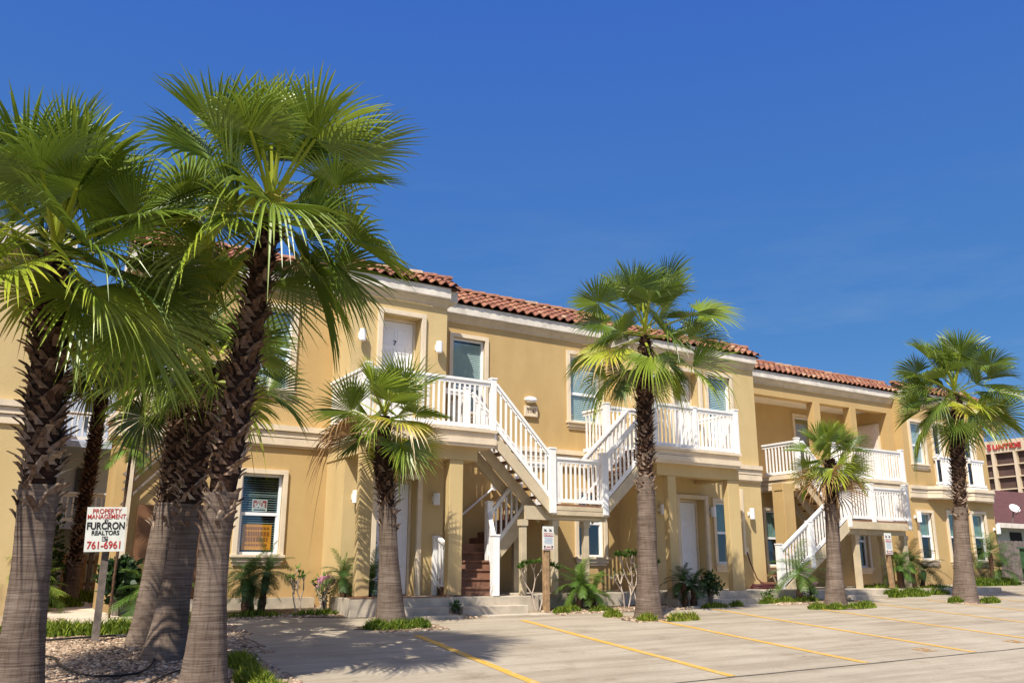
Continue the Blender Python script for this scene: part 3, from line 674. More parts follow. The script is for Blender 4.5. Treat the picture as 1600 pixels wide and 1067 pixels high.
# lower flight: four treads turned to the right, a small turn, then a run along the wall
da = Vector((.41, .91, 0)).normalized(); pe = Vector((-da.y, da.x, 0)); o0 = Vector((8.87, 15.06, PF))
t = MB(); cs = MB()
for k in range(5):
    a = o0 + da*(.27*k); z = PF+.17*(k+1)
    v = [a, a+pe*1.05, a+pe*1.05+da*.34, a+da*.34]
    vs = [(p.x, p.y, z-.04) for p in v]+[(p.x, p.y, z) for p in v]
    t.add(vs, [(0, 3, 2, 1), (4, 5, 6, 7), (0, 1, 5, 4), (1, 2, 6, 5), (2, 3, 7, 6), (3, 0, 4, 7)])
    v = [a+da*.03, a+pe*1.04+da*.03, a+pe*1.04+da*.06, a+da*.06]
    vs = [(p.x, p.y, z-.17) for p in v]+[(p.x, p.y, z-.041) for p in v]
    t.add(vs, [(0, 3, 2, 1), (4, 5, 6, 7), (0, 1, 5, 4), (1, 2, 6, 5), (2, 3, 7, 6), (3, 0, 4, 7)])
zt_ = PF+.17*5
for (xa, xb, ya, yb, z) in ((8.55, 9.45, 16.22, 16.96, zt_+.17),):
    t.box(xa, xb, ya, yb, z-.04, z); t.box(xa, xb, ya, ya+.03, z-.2, z-.041)
n6 = 5; zz0 = zt_+.17
for k in range(n6):
    xa = 9.35+.2*k; z = zz0+.155*(k+1)*1.0; z = zz0+(LZ-zz0)*(k+1)/(n6+1)
    t.box(xa, xa+.23, 15.98, 16.96, z-.04, z); t.box(xa, xa+.02, 15.98, 16.96, z-.16, z-.041)
sub(t, 'lower_treads', M_TREAD, stair1)
s = MB(); s.prism([(9.22, PF+.42), (9.22, PF+.82), (10.22, LZ+.02), (10.22, LZ-.38)], 'y', 15.92, 15.965)
p0 = o0; p1 = o0+da*1.15
s.add([(p0.x, p0.y, PF), (p1.x, p1.y, PF+.45), (p1.x, p1.y, PF+.95), (p0.x, p0.y, PF+.28), (p0.x+.04, p0.y-.015, PF), (p1.x+.04, p1.y-.015, PF+.45), (p1.x+.04, p1.y-.015, PF+.95), (p0.x+.04, p0.y-.015, PF+.28)],
      [(0, 1, 2, 3), (7, 6, 5, 4), (0, 4, 5, 1), (3, 2, 6, 7), (0, 3, 7, 4), (1, 5, 6, 2)])
sub(s, 'lower_stringer', M_BEIGE, stair1)
railing((p0.x, p0.y, PF+.18), (9.24, 15.92, PF+.80), .86, parent=stair1); newel(8.87, 15.04, PF, .64, .14, stair1); newel(9.24, 15.93, PF, 1.36, .13, stair1)
railing((9.28, 15.93, PF+.80), (10.18, 15.93, LZ+.02), .86, parent=stair1)
b = MB(); b.tube([(8.9, 16.9, .98), (9.95, 16.9, 1.80)], .025, 8); b.box(9.9, 9.98, 16.88, 16.99, 1.72, 1.86); sub(b, 'handrail', M_WHITE, stair1)
railing((8.02, 15.2, PF-.1), (8.06, 15.95, PF+.18), .95, parent=stair1); newel(8.02, 15.98, PF, .62, .10, stair1)

# --- right wing: loggia, balcony three, second staircase
wall_open(17.80, 26.3, 2.3, 5.39, 19.5, .22, [(23.1, 23.95, 3.3, 5.0)], M_TAN)
window(23.1, 23.95, 3.3, 5.0, 19.5, .42, 'curtain')
b = MB(); b.box(17.80, 18.0, 18.0, 19.5, 2.3, 5.4); part(b, 'wall', M_TAN)
b = MB(); b.box(26.0, 26.299, 18.001, 19.5, 2.63, 5.5); part(b, 'wall', M_TAN)
dd = MB(); dd.box(25.93, 25.999, 18.35, 19.3, 2.70, 4.85); d3 = part(dd, 'door', M_CREAM)
dp = MB(); dp.box(25.90, 25.929, 18.42, 19.23, 2.72, 4.78)
for (u0, u1) in ((.1, .38), (.45, .73)):
    for (v0, v1) in ((.2, .8), (.95, 1.6), (1.72, 2.0)): dp.box(25.888, 25.899, 18.42+u0, 18.42+u1, 2.72+v0, 2.72+v1)
sub(dp, 'door_leaf', mat('pinkish_white_door', (.72, .62, .55), .5), d3)
text_mesh('door_number', '9', .13, M_BLK, (25.883, 18.8, 4.4), rx=(0, -1, 0), parent=d3, bold=.004)
b = MB(); b.box(17.80, 26.3, 18.0, 18.28, 5.16, 5.56); part(b, 'beam', M_TAN)
b = MB(); b.box(17.80, 26.3, 18.28, 19.5, 5.30, 5.40); part(b, 'loggia_ceiling', mat('soffit_panel', (.74, .68, .58), .8, .1, 1.5))
for (a, c) in ((22.28, 22.60), (24.06, 24.36)):
    p = MB(); p.box(a, c, 17.99, 18.26, 2.63, 5.158); part(p, 'pillar', M_TAN, bevel=.01)
cornice(17.80, 26.6, 18.0, 5.48, hw=.22); tiles(17.75, 26.9, 17.80, 5.89, .88, .48, 5)
# lower storey of the wing
wall_open(17.80, 26.3, -.7, 2.3, 18.0, .22, [(19.74, 20.66, .12, 1.70), (23.6, 24.3, .1, 1.7)], M_TAN)
window(19.74, 20.66, .12, 1.70, 18.0, .50, 'curtain'); window(23.6, 24.3, .1, 1.7, 18.0, .5, 'curtain')
b = MB(); b.box(17.80, 26.3, 18.0, 19.5, 2.3, 2.62); part(b, 'loggia_floor', M_CREAM)
string_course([(17.80, 18.0), (19.72, 18.0), (19.72, 16.6)], 2.62)
pr = MB(); pr.box(17.55, 26.3, 15.05, 18.02, -1.1, PF+.02); part(pr, 'porch', M_CONC, bevel=.012)
bal3 = MB(); bal3.box(19.74, 24.55, 16.6, 17.99, 2.36, 2.60); bal3 = part(bal3, 'balcony', M_CREAM)
mm = MB(); mm.box(19.68, 24.61, 16.54, 17.99, 2.56, 2.64); mm.box(19.71, 24.58, 16.57, 17.99, 2.40, 2.50); sub(mm, 'deck_moulding', M_CREAM, bal3)
railing((19.74, 17.9, 2.64), (19.74, 16.66, 2.64), .92, parent=bal3); railing((21.35, 16.64, 2.64), (24.5, 16.64, 2.64), .92, parent=bal3); railing((24.52, 16.7, 2.64), (24.52, 17.9, 2.64), .92, parent=bal3)
newel(19.74, 16.62, 2.5, 3.62, .12, bal3); newel(24.52, 16.64, 2.5, 3.62, .12, bal3); newel(21.3, 16.64, 2.5, 3.6, .12, bal3)
for (a, c) in ((19.12, 19.55),):
    p = MB(); p.box(a, c, 16.7, 17.1, PF, 2.36); sub(p, 'pillar', M_TAN, bal3, bevel=.01)
p = MB(); p.box(19.1, 24.5, 16.72, 17.0, 2.16, 2.359); sub(p, 'beam', M_TAN, bal3)
p = MB(); p.box(23.9, 24.3, 16.72, 17.1, PF, 2.159); sub(p, 'pillar', M_TAN, bal3, bevel=.01)
LZ2 = 1.34
st = MB(); st.box(20.25, 22.85, 15.5, 16.55, LZ2-.04, LZ2); stair2 = part(st, 'staircase', M_TREAD)
b = MB(); b.box(20.2, 22.95, 15.46, 15.51, LZ2-.24, LZ2-.045); b.box(20.2, 20.25, 15.51, 16.5, LZ2-.24, LZ2-.045); b.box(20.3, 22.9, 15.66, 15.74, LZ2-.38, LZ2-.242); b.box(20.3, 22.9, 16.3, 16.36, LZ2-.38, LZ2-.242)
sub(b, 'landing_beams', M_BEIGE, stair2)
for (x, y) in ((20.72, 15.72), (22.85, 15.72), (20.72, 16.4), (22.8, 16.4)):
    p = MB(); p.box(x-.075, x+.075, y-.06, y+.06, PF, LZ2-.38); p.box(x-.1, x+.1, y-.085, y+.085, LZ2-.5, LZ2-.381); sub(p, 'landing_post', M_BEIGE, stair2)
flight(20.27, LZ2, 17.55, PF+.02, 15.5, 16.45, 10, stair2, .32)
flight(19.78, 2.60, 21.15, LZ2, 16.56, 16.58+.9, 7, stair2, .30)
railing((20.22, 15.52, LZ2+.02), (17.5, 15.52, PF+.06), .92, parent=stair2)
railing((20.3, 15.52, LZ2), (22.85, 15.52, LZ2), .9, parent=stair2); railing((22.87, 15.56, LZ2), (22.87, 16.5, LZ2), .9, parent=stair2)
railing((19.8, 16.5, 2.62), (21.1, 16.5, LZ2+.04), .92, parent=stair2)
for (x, y, a, c) in ((17.45, 15.52, PF, .62), (18.65, 15.52, .05, 1.22), (20.26, 15.52, LZ2-.2, LZ2+1.05), (21.3, 15.52, LZ2-.05, LZ2+.98), (22.87, 15.52, LZ2-.2, LZ2+1.02), (21.15, 16.5, LZ2, LZ2+1.0)):
    newel(x, y, a, c, .13, stair2)
b = MB(); b.box(18.7, 20.6, 15.06, 15.5, -1.1, -.50); b.box(18.5, 20.35, 14.7, 15.05, -1.1, -.63); b.box(18.4, 20.1, 14.3, 14.7, -1.1, -.72)
b = MB(); b.box(19.0, 20.5, 14.72, 15.05, -1.1, -.60); b.box(18.9, 20.55, 14.36, 14.72, -1.1, -.70); part(b, 'entry_steps', M_CONC, bevel=.012)

# --- far block of the wing with its canted bays
YD = 17.7
wall_open(26.3, 31.1, -.7, 5.7, YD, .22, [(26.70, 27.42, 3.48, 4.90), (26.62, 27.35, .35, 1.86), (28.25, 29.0, .32, 1.90), (29.65, 30.42, .32, 1.92), (27.95, 28.5, 2.80, 4.95), (29.75, 30.35, 2.80, 4.95)], M_TAN)
window(26.70, 27.42, 3.48, 4.90, YD, .45, 'closed'); window(26.62, 27.35, .35, 1.86, YD, .5, 'curtain'); window(28.25, 29.0, .32, 1.90, YD, .5, 'curtain'); window(29.65, 30.42, .32, 1.92, YD, .5, 'curtain')
for (a, c) in ((27.95, 28.5), (29.75, 30.35)):
    w = window(a, c, 2.80, 4.95, YD, .5, 'none', sill=False, trimw=.07)
    j = MB(); j.box(a-.15, c+.15, YD-.26, YD-.001, 2.72, 2.80); jb = part(j, 'juliet_balcony', M_WHITE)
    railing((a-.12, YD-.22, 2.80), (c+.12, YD-.22, 2.80), .95, parent=jb, gap=.13, bal=.05); railing((a-.12, YD-.2, 2.80), (a-.12, YD-.03, 2.80), .95, parent=jb, gap=.09)
string_course([(26.3, YD), (27.2, YD), (27.6, YD-.28), (28.9, YD-.28), (29.2, YD), (29.4, YD), (29.6, YD-.2), (30.7, YD-.2), (31.1, YD)], 2.74)
b = MB(); b.prism([(27.35, YD-.001), (27.75, YD-.24), (28.8, YD-.24), (29.1, YD-.001)], 'z', 2.33, 2.36)
part(b, 'bay_soffit', M_TAN)
cornice(26.3, 31.1, YD, 5.52, hw=.24); tiles(26.9, 31.4, YD-.2, 5.93, .8, .42, 6)
wall_lamp(26.45, YD, 1.70, w=.12, h=.34, arm=.14); wall_lamp(30.95, YD, 1.42, w=.12, h=.34, arm=.14)
# solid core behind the fronts, so the building has a body
core = MB(); core.box(4.4, 26.2, 19.6, 30, -.9, 5.85); core.box(26.3, 31.09, 18.6, 30, -.9, 5.85); core.box(4.3, 17.79, 17.75, 19.6, -.9, 5.85)
part(core, 'wall', M_TAN)
# white conduit and hose bib on the bay
b = MB(); b.box(16.98, 17.05, 16.22, 16.29, .55, 2.05); b.box(16.96, 17.10, 16.2, 16.29, .38, .56); part(b, 'conduit', M_CREAM)

# ------------------------------------------------------------------ sister building on the left, white building behind
SB = empty('apartment_building', (-3, 17, -.7), 'pale yellow stucco building at the left edge of the picture, behind the nearest palm', 'building')
b = MB(); b.box(-9, .80, 17.0, 28, -.9, 5.6); part(b, 'wall', M_YEL, SB)
def band(parent, x0, x1, y, zt):
    b = MB()
    for (z0, z1, o) in ((zt-.11, zt, .12), (zt-.235, zt-.12, .08), (zt-.40, zt-.25, .05)): b.box(x0, x1+o, y-o, y-.001, z0, z1)
    part(b, 'string_course', M_CREAM, parent)
band(SB, -9, .80, 17.0, 2.80)
b = MB(); b.box(-9, 1.0, 16.75, 17.0, 5.5, 5.9); part(b, 'cornice', M_CORN, SB)
tiles(-9, 1.05, 16.6, 5.92, 1.0, .6, 9).parent = SB
SB.children[-1].matrix_parent_inverse = Matrix.Translation(-SB.location)
b = MB(); b.box(.02, .12, 16.88, 16.999, 1.60, 1.74); b.tube([(.07, 16.88, 1.5), (.07, 16.88, 1.84)], .07, 12); part(b, 'wall_lamp', M_VINYL, SB)
b = MB(); ring(b, -1.9, -1.0, .3, 1.8, 16.94, 17.0, .09); part(b, 'window', M_CREAM, SB)

WB = empty('white_building', (2.5, 27, -.7), 'white building with railed balconies in shade beyond the gate', 'building')
M_WW = mat('shade_grey_wall', (.44, .50, .60), .8, .06, 2.0)  # blue-grey of the shade is put into the white wall's colour
b = MB(); b.box(-1.5, 3.25, 26.3, 34, -.8, 6.2); part(b, 'wall', M_WW, WB)
for z in (1.15, 3.25):
    b = MB(); b.box(-.5, 3.2, 25.2, 26.3, z-.16, z); bb = part(b, 'balcony', M_WW, WB)
    railing((-.45, 25.24, z), (3.15, 25.24, z), .75, parent=bb, gap=.13)
    d = MB(); d.box(.2, 1.75, 26.24, 26.29, z, z+1.75); d.box(2.3, 2.7, 26.24, 26.29, z+.5, z+1.5); part(d, 'door', mat('shaded_glass', (.06, .07, .085), .3), WB)
# dark sloping bars before the wall, left corner of the tan building
b = MB(); b.beam((2.25, 16.9, 1.62), (3.6, 16.9, 3.12), .05, .07)
BARS = part(b, 'sloping_bars', M_WOODG)
for k in (1, 2, 4):
    b = MB(); b.beam((2.25, 16.9, 1.62-.13*k), (3.6, 16.9, 3.12-.13*k), .04, .035); sub(b, 'sloping_bar', M_WOODG, BARS)
# wall shade below the bars, painted as a flat dark brown panel
b = MB(); b.box(2.55, 3.9, 16.93, 16.99, -.5, 1.12); part(b, 'shade_panel', mat('shade_brown', (.20, .095, .045), .8, .2, 3)); 

# garden gate and fence at the end of the path
GT = empty('garden_gate', (2.4, 24, -.6), 'low weathered wooden gate at the end of the path', 'gate')
for k in range(7):
    b = MB(); x = 2.05+.14*k; b.box(x, x+.11, 24.0, 24.03, -.6, .36-.03*(k % 2)); part(b, 'gate_board', M_WOOD, GT)
b = MB(); b.box(2.0, 3.05, 24.03, 24.08, .12, .2); b.box(2.0, 3.05, 24.03, 24.08, -.4, -.32); b.box(2.62, 2.72, 23.97, 24.0, -.6, .45); part(b, 'gate_frame', M_WOODG, GT)
FL = empty('wooden_fence', (4, 24.2, -.6), 'dark board fence beyond the path, right of the gate', 'fence')
for k in range(16):
    b = MB(); x = 3.1+.16*k; b.box(x, x+.145, 24.15, 24.18, -.6, .62+.02*(k % 3)); part(b, 'fence_board', M_WOODG, FL)

# ------------------------------------------------------------------ right-hand background
HT = empty('hotel_tower', (230, 100, 0), 'tan high-rise hotel with open balconies and red rooftop letters', 'building')
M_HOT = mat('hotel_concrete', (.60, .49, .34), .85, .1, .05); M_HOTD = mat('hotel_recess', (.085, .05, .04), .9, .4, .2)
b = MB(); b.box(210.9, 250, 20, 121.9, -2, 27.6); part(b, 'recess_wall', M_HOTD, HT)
b = MB(); b.box(210, 252, 19.5, 122.3, 27.6, 30.6); part(b, 'roof_band', M_HOT, HT)
for k in range(9):
    b = MB(); z = 24.7-2.9*k; b.box(210.25, 210.9, 19.9, 122.2, z-.14, z+.12); part(b, 'balcony_slab', M_HOT, HT)
for k in range(18):
    b = MB(); y = 117.9-5.3*k; b.box(210.0, 210.9, y-.38, y+.38, -2, 27.6); part(b, 'column', M_HOT, HT)
for k in range(18):
    for f in range(9):
        pass
text_mesh('hotel_letters', 'S', 2.1, M_RED, (209.8, 118.9, 29.0), rx=(0, -1, 0), parent=HT, bold=.05, extrude=.1, align='LEFT')
text_mesh('hotel_letters', 'UNTIDE', 1.7, M_RED, (209.8, 117.55, 28.95), rx=(0, -1, 0), parent=HT, bold=.05, extrude=.1, align='LEFT', sx_=1.12)
# brown roofed house with a satellite dish
HS = empty('brown_roof_house', (48, 24, -.4), 'low house with brown shingle roof behind the fence', 'house')
b = MB(); b.box(42.5, 62, 24.4, 34, -.4, 2.15); part(b, 'wall', mat('house_wall', (.34, .40, .36), .8, .1, 1), HS)
b = MB(); b.prism([(23.7, 2.05), (24.2, 2.2), (29, 4.6), (34, 2.2), (34, 2.05)], 'x', 41.8, 62.5); part(b, 'roof', mat('brown_shingle', (.115, .048, .042), .9, .25, 3), HS)
b = MB(); b.box(41.8, 62.5, 23.62, 23.72, 2.0, 2.22); part(b, 'fascia', M_CORN, HS)
for x in (44, 46.5, 49.5):
    b = MB(); b.box(x, x+1.0, 24.36, 24.399, .9, 1.85); part(b, 'window', M_ROOM, HS)
SD = empty('satellite_dish', (43.6, 23.9, 2.5), 'small white satellite dish on the brown roof', 'satellite dish')
b = MB(); vs = []
cen = Vector((43.6, 23.75, 2.98)); nd = Vector((-.35, -.75, .55)).normalized(); ua = nd.cross(Vector((0, 0, 1))).normalized(); ub = ua.cross(nd)
for (rr, dd_) in ((0.02, -.07), (.14, -.05), (.27, 0)):
    for k in range(18): t = 2*pi*k/18; p = cen+ua*cos(t)*rr+ub*sin(t)*rr*.9+nd*dd_; vs.append(p)
b.add(vs, [(i*18+k, i*18+(k+1) % 18, (i+1)*18+(k+1) % 18, (i+1)*18+k) for i in range(2) for k in range(18)]+[tuple(range(18))]); part(b, 'dish', M_WHITE, SD, smooth=True)
b = MB(); b.tube([(43.6, 23.95, 2.3), (43.6, 23.8, 2.95)], .04, 8); b.tube([(43.6, 23.75, 2.62), (43.45, 23.3, 3.1)], .02, 6); part(b, 'dish_mast', M_WOODG, SD)
FR = empty('wooden_fence', (34, 19.2, -.4), 'tall grey board fence at the right edge behind the green dumpster', 'fence')
for k in range(46):
    b = MB(); x = 31.6+.16*k; b.box(x, x+.15, 19.2+.004*(k % 3), 19.23+.004*(k % 3), -.45, 1.12+.015*(k % 2)); part(b, 'fence_board', M_WOODG, FR)
DU = empty('dumpster', (32.1, 16.3, -.5), 'dark green metal dumpster at the right edge', 'dumpster')
M_DUMP = mat('green_dumpster', (.045, .11, .05), .6, .3, 3)
b = MB(); b.prism([(15.6, -.42), (15.6, .45), (15.75, .56), (17.0, .75), (17.0, -.42)], 'x', 31.1, 33.0)
part(b, 'body', M_DUMP, DU, bevel=.02)
b = MB()
for z in (-.3, .05, .35): b.box(31.05, 33.05, 15.54, 15.6, z, z+.07)
for x in (31.07, 31.7, 32.3, 32.9): b.box(x, x+.08, 15.53, 15.6, -.42, .45)
b.box(31.0, 31.1, 15.7, 16.9, .1, .22); part(b, 'ribs', M_DUMP, DU)
b = MB(); b.prism([(15.55, .47), (15.72, .60), (17.05, .80), (17.05, .76), (15.72, .565)], 'x', 31.05, 33.05); part(b, 'lid', mat('dumpster_lid', (.05, .10, .05), .5, .2, 2), DU)
b = MB()
for x in (31.3, 32.8): b.tube([(x-.03, 15.75, -.47), (x+.03, 15.75, -.47)], .07, 12)
part(b, 'wheels', M_BLACK, DU)

# ------------------------------------------------------------------ signs
def realtor_sign():
    o = empty('realtor_sign', (1.66, 13.4, -.96), 'white property management sign with red and black lettering on a wooden post', 'sign')
    b = MB(); b.beam((1.66, 13.42, -1.0), (1.66, 13.38, .80), .09, .05, up=(0, 1, 0)); part(b, 'post', M_WOODG, o)
    rx = Vector((.98, -.16, .03)).normalized(); up = Vector((-.035, -.02, 1)); up = (up-rx*rx.dot(up)).normalized(); nrm = rx.cross(up)
    c = Vector((1.615, 13.30, .53))
    b = MB(); w, h = .25, .30
    v = [c+rx*sx_*w+up*sz*h+nrm*d for d in (.0, -.02) for sx_, sz in ((-1, -1), (1, -1), (1, 1), (-1, 1))]
    b.add(v, [(0, 1, 2, 3), (7, 6, 5, 4), (0, 4, 5, 1), (1, 5, 6, 2), (2, 6, 7, 3), (3, 7, 4, 0)])
    p = part(b, 'sign_board', M_SIGN, o)
    for s, size, dz, m, bo, sw in (('PROPERTY', .098, .262, M_RED, .0008, .86), ('MANAGEMENT', .098, .182, M_RED, .0008, .80), ('BY', .045, .122, M_BLK, .001, 1), ('FURCRON', .145, .045, M_BLK, .0038, .78), ('REALTORS', .09, -.055, M_BLK, .002, .90), ('761-6961', .155, -.235, M_RED, .002, .82)):
        text_mesh('lettering', s, size*.91, m, c+up*dz*.92+nrm*.003, rx=rx, up=up, parent=p, bold=bo, sx_=sw)
    b = MB()
    for (u0, u1, v0, v1) in ((-.04, .04, -.105, -.112), (-.04, .04, -.168, -.175), (-.04, -.033, -.168, -.112), (.033, .04, -.168, -.112), (-.018, -.008, -.160, -.120), (-.008, .018, -.128, -.120), (.0, .033, -.160, -.138)):
        q = [c+rx*u*.9+up*(v*.92)+nrm*.0035 for u, v in ((u0, v0), (u1, v0), (u1, v1), (u0, v1))]; b.add(q, [(0, 1, 2, 3)])
    part(b, 'emblem', M_BLK, p)
realtor_sign()
M_SRED = mat('sign_red', (.42, .07, .08), .5); M_SBLUE = mat('sign_blue_grey', (.30, .40, .55), .5); M_SDK = mat('sign_dark', (.08, .06, .07), .5)
def tow_sign(x, y, zb, ztop, sw, sh, lean, label):
    o = empty('towing_sign', (x, y, zb), label, 'sign', 'towing notices on wooden posts')
    b = MB(); b.beam((x, y, zb-.05), (x-.01+lean, y, ztop-.06), .11, .11, up=(0, 1, 0)); part(b, 'post', M_WOOD, o, bevel=.01)
    cx, cz = x+.01+lean, ztop-sh/2; f = y-.075
    b = MB(); b.box(cx-sw/2, cx+sw/2, f, f+.012, cz-sh/2, cz+sh/2); p = part(b, 'sign_board', M_SIGN, o, bevel=.01)
    def rect(n, m, u0, u1, v0, v1):
        b = MB(); b.box(cx+u0*sw, cx+u1*sw, f-.003, f-.0005, cz+v0*sh, cz+v1*sh); part(b, n, m, p)
    rect('red_band', M_SRED, -.40, .40, .08, .22); rect('red_rule', M_SRED, -.42, .42, -.46, -.43)
    b = MB()   # tow truck pictograms
    for cx2 in (-.26, .20):
        b.box(cx+(cx2-.12)*sw, cx+(cx2+.12)*sw, f-.003, f-.0005, cz+.29*sh, cz+.33*sh); b.box(cx+(cx2-.02)*sw, cx+(cx2+.08)*sw, f-.003, f-.0005, cz+.33*sh, cz+.38*sh); b.beam((cx+(cx2-.02)*sw, f-.002, cz+.33*sh), (cx+(cx2-.13)*sw, f-.002, cz+.40*sh), .004, .012)
    part(b, 'truck_pictogram', M_SDK, p)
    b = MB()
    for k, v in enumerate((.03, -.02, -.07, -.12, -.17, -.22)):
        b.box(cx-(.38-.03*(k % 3))*sw, cx+(.38-.04*(k % 2))*sw, f-.003, f-.0005, cz+v*sh-.004, cz+v*sh+.004)
    part(b, 'small_print', M_SBLUE, p)
    for q0 in (-.40, .26): rect('corner_mark', M_SDK, q0, q0+.14, -.40, -.31)
    text_mesh('lettering', 'NO PARKING', .055*sw/.27, M_SIGN, (cx, f-.0045, cz+.15*sh), parent=p, bold=.002, extrude=.0005, sx_=.78)
    rect('red_print', M_SRED, -.18, .18, -.38, -.34)
tow_sign(9.86, 14.72, -.79, .84, .27, .46, 0, 'white towing notice with red band on a short wooden post before the middle staircase')
tow_sign(21.29, 15.12, -.65, .98, .30, .56, -.10, 'white towing notice on a leaning post right of the far staircase landing')
# signs behind the windows
fs = empty('for_sale_sign', (4.80, 17.135, 1.2), 'small red and white for sale sign in the lower left window', 'sign')
b = MB(); b.box(4.62, 4.91, 17.092, 17.094, 1.085, 1.31); p = part(b, 'sign_board', M_SIGN, fs); b = MB(); b.box(4.635, 4.895, 17.0905, 17.0915, 1.15, 1.295); part(b, 'red_field', M_SRED, p)
text_mesh('lettering', 'FOR', .06, M_SIGN, (4.765, 17.0895, 1.265), parent=p, bold=.002, extrude=.0005); text_mesh('lettering', 'SALE', .115, M_SIGN, (4.765, 17.0895, 1.195), parent=p, bold=.004, extrude=.0005, sx_=.85)
b = MB(); b.box(4.65, 4.88, 17.0905, 17.0915, 1.100, 1.128); part(b, 'small_print', M_SDK, p)
o2 = empty('orange_window_sign', (4.75, 17.13, .6), 'orange paper sign in the bottom half of the lower left window', 'sign')
b = MB(); b.box(4.47, 5.03, 17.092, 17.094, .36, .84); part(b, 'sign_board', mat('orange_paper', (.85, .33, .03), .7, .1, 5), o2)
b = MB(); r7 = random.Random(4)
for (z_, h_) in ((.765, .05), (.66, .085), (.555, .085), (.45, .04)):
    x_ = 4.53
    while x_ < 4.95: w_ = r7.uniform(.025, .055); b.box(x_, x_+w_, 17.0895, 17.0908, z_-h_/2, z_+h_/2); x_ += w_+.014
part(b, 'faded_print', mat('dark_orange_ink', (.40, .13, .02), .6), o2)
o3 = empty('teal_window_sign', (16.4, 16.44, 3.6), 'teal and white sign in the upper right bay window', 'sign')
b = MB(); b.box(16.12, 16.60, 16.391, 16.393, 3.54, 4.12); part(b, 'sign_board', mat('teal_sign', (.03, .28, .38), .5, .2, 8), o3)
b = MB()
for k in range(14):
    t = 2*pi*k/14; b.beam((16.35, 16.3895, 3.82), (16.35+.19*cos(t), 16.3895, 3.82+.19*sin(t)), .002, .018)
b.box(16.14, 16.56, 16.3885, 16.3905, 3.60, 3.63); b.box(16.14, 16.56, 16.3885, 16.3905, 3.56, 3.57); part(b, 'sunburst', M_SIGN, o3)

# ------------------------------------------------------------------ palms
def leaf_arrays(rg, base, d0, L, Rr, droop, tint, nseg=48, spread=2.55, fold=.30, roll=0, gone=0., wind=0.):
    """one fan leaf: returns vertices, faces, tints (numpy) for blade and petiole"""
    base = np.array(base); d0 = np.array(d0, float); d0 /= np.linalg.norm(d0)
    up = np.array([0, 0, 1.0])
    # petiole arcs over
    bend = .35*droop+.08
    pts = []; d = d0.copy(); p = base.copy(); n = 5
    for i in range(n+1):
        pts.append(p.copy()); p = p + d*L/n; d = d - up*bend/n*(1-.5*abs(d[2])); d /= np.linalg.norm(d)
    e1 = d; rad = np.array([d0[0], d0[1], 0]); rn = np.linalg.norm(rad); rad = rad/rn if rn > 1e-3 else np.array([1, 0, 0.])
    e3 = up - e1*e1.dot(up)
    if np.linalg.norm(e3) < .2: e3 = -rad - e1*e1.dot(-rad)
    e3 /= np.linalg.norm(e3); e2 = np.cross(e3, e1)
    c, s = math.cos(roll), math.sin(roll); e2, e3 = e2*c+e3*s, e3*c-e2*s
    V = []; Fc = []; T = []
    # petiole as flat tapering strip with thickness
    for i, q in enumerate(pts):
        w = .028*(1-.35*i/n)
        side = np.cross(d0, up); sn = np.linalg.norm(side); side = side/sn if sn > .1 else e2
        V += [q-side*w, q+side*w, q+up*.012-side*w*.2, q-up*.012]
        T += [.72]*4
        if i:
            o = len(V)-8
            Fc += [(o, o+2, o+6, o+4), (o+2, o+1, o+5, o+6), (o+1, o+3, o+7, o+5), (o+3, o, o+4, o+7)]
    hub = pts[-1]
    rows = np.array([.03, .25, .48, .66, .84, 1.0])
    da = 2*spread/nseg
    for k in range(nseg):
        if gone and rg.random() < gone: continue
        a = -spread + da*(k+.5); Rk = Rr*(1-.22*(abs(a)/spread)**2)*rg.uniform(.93, 1.04)
        ca, sa = math.cos(a), math.sin(a); dr = droop*rg.uniform(.4, 1.4)*(2.6 if rg.random() < .07 else 1); lat = rg.uniform(-.07, .07)
        o = len(V); tt = tint + rg.uniform(-.06, .06)
        sp = .56+rg.uniform(-.07, .07); hang = rg.uniform(.05, .18) if rg.random() < .3 else 0
        for j, t in enumerate(rows):
            r = t*Rk
            hw = r*math.tan(da/2)*1.0 if t <= sp else sp*Rk*math.tan(da/2)*.86*max(.03, 1-((t-sp)/(1.02-sp))**1.3)
            ple = hw*.95 if t <= sp else hw*1.0
            x = r*ca; y = r*sa
            zl = fold*abs(y) - .22*(x*abs(x))/Rr*(1 if x > 0 else .2)
            cen = hub + e1*x + e2*(y+lat*t*t*Rk) + e3*(zl-ple)
            tang = -e1*sa + e2*ca
            l_ = cen + tang*hw + e3*ple*1.0; r_ = cen - tang*hw + e3*ple*1.0
            g = dr*Rk*.42*max(0, t-.45)**2/.30
            if hang and t > .95: g += hang*Rk
            elif hang and t > .8: g += hang*Rk*.22
            sh = np.array([wind*max(0, t-.3)**2*Rk, 0, -g])
            V += [l_+sh, cen+sh, r_+sh]
            tv = tt + (.22 if t > .8 else 0)*min(1, max(0, tint-.1)*1.5) + (.12 if t < .1 else 0)
            T += [tv]*3
        for j in range(len(rows)-1):
            q = o+3*j; Fc += [(q, q+3, q+4, q+1), (q+1, q+4, q+5, q+2)]
    return V, Fc, T

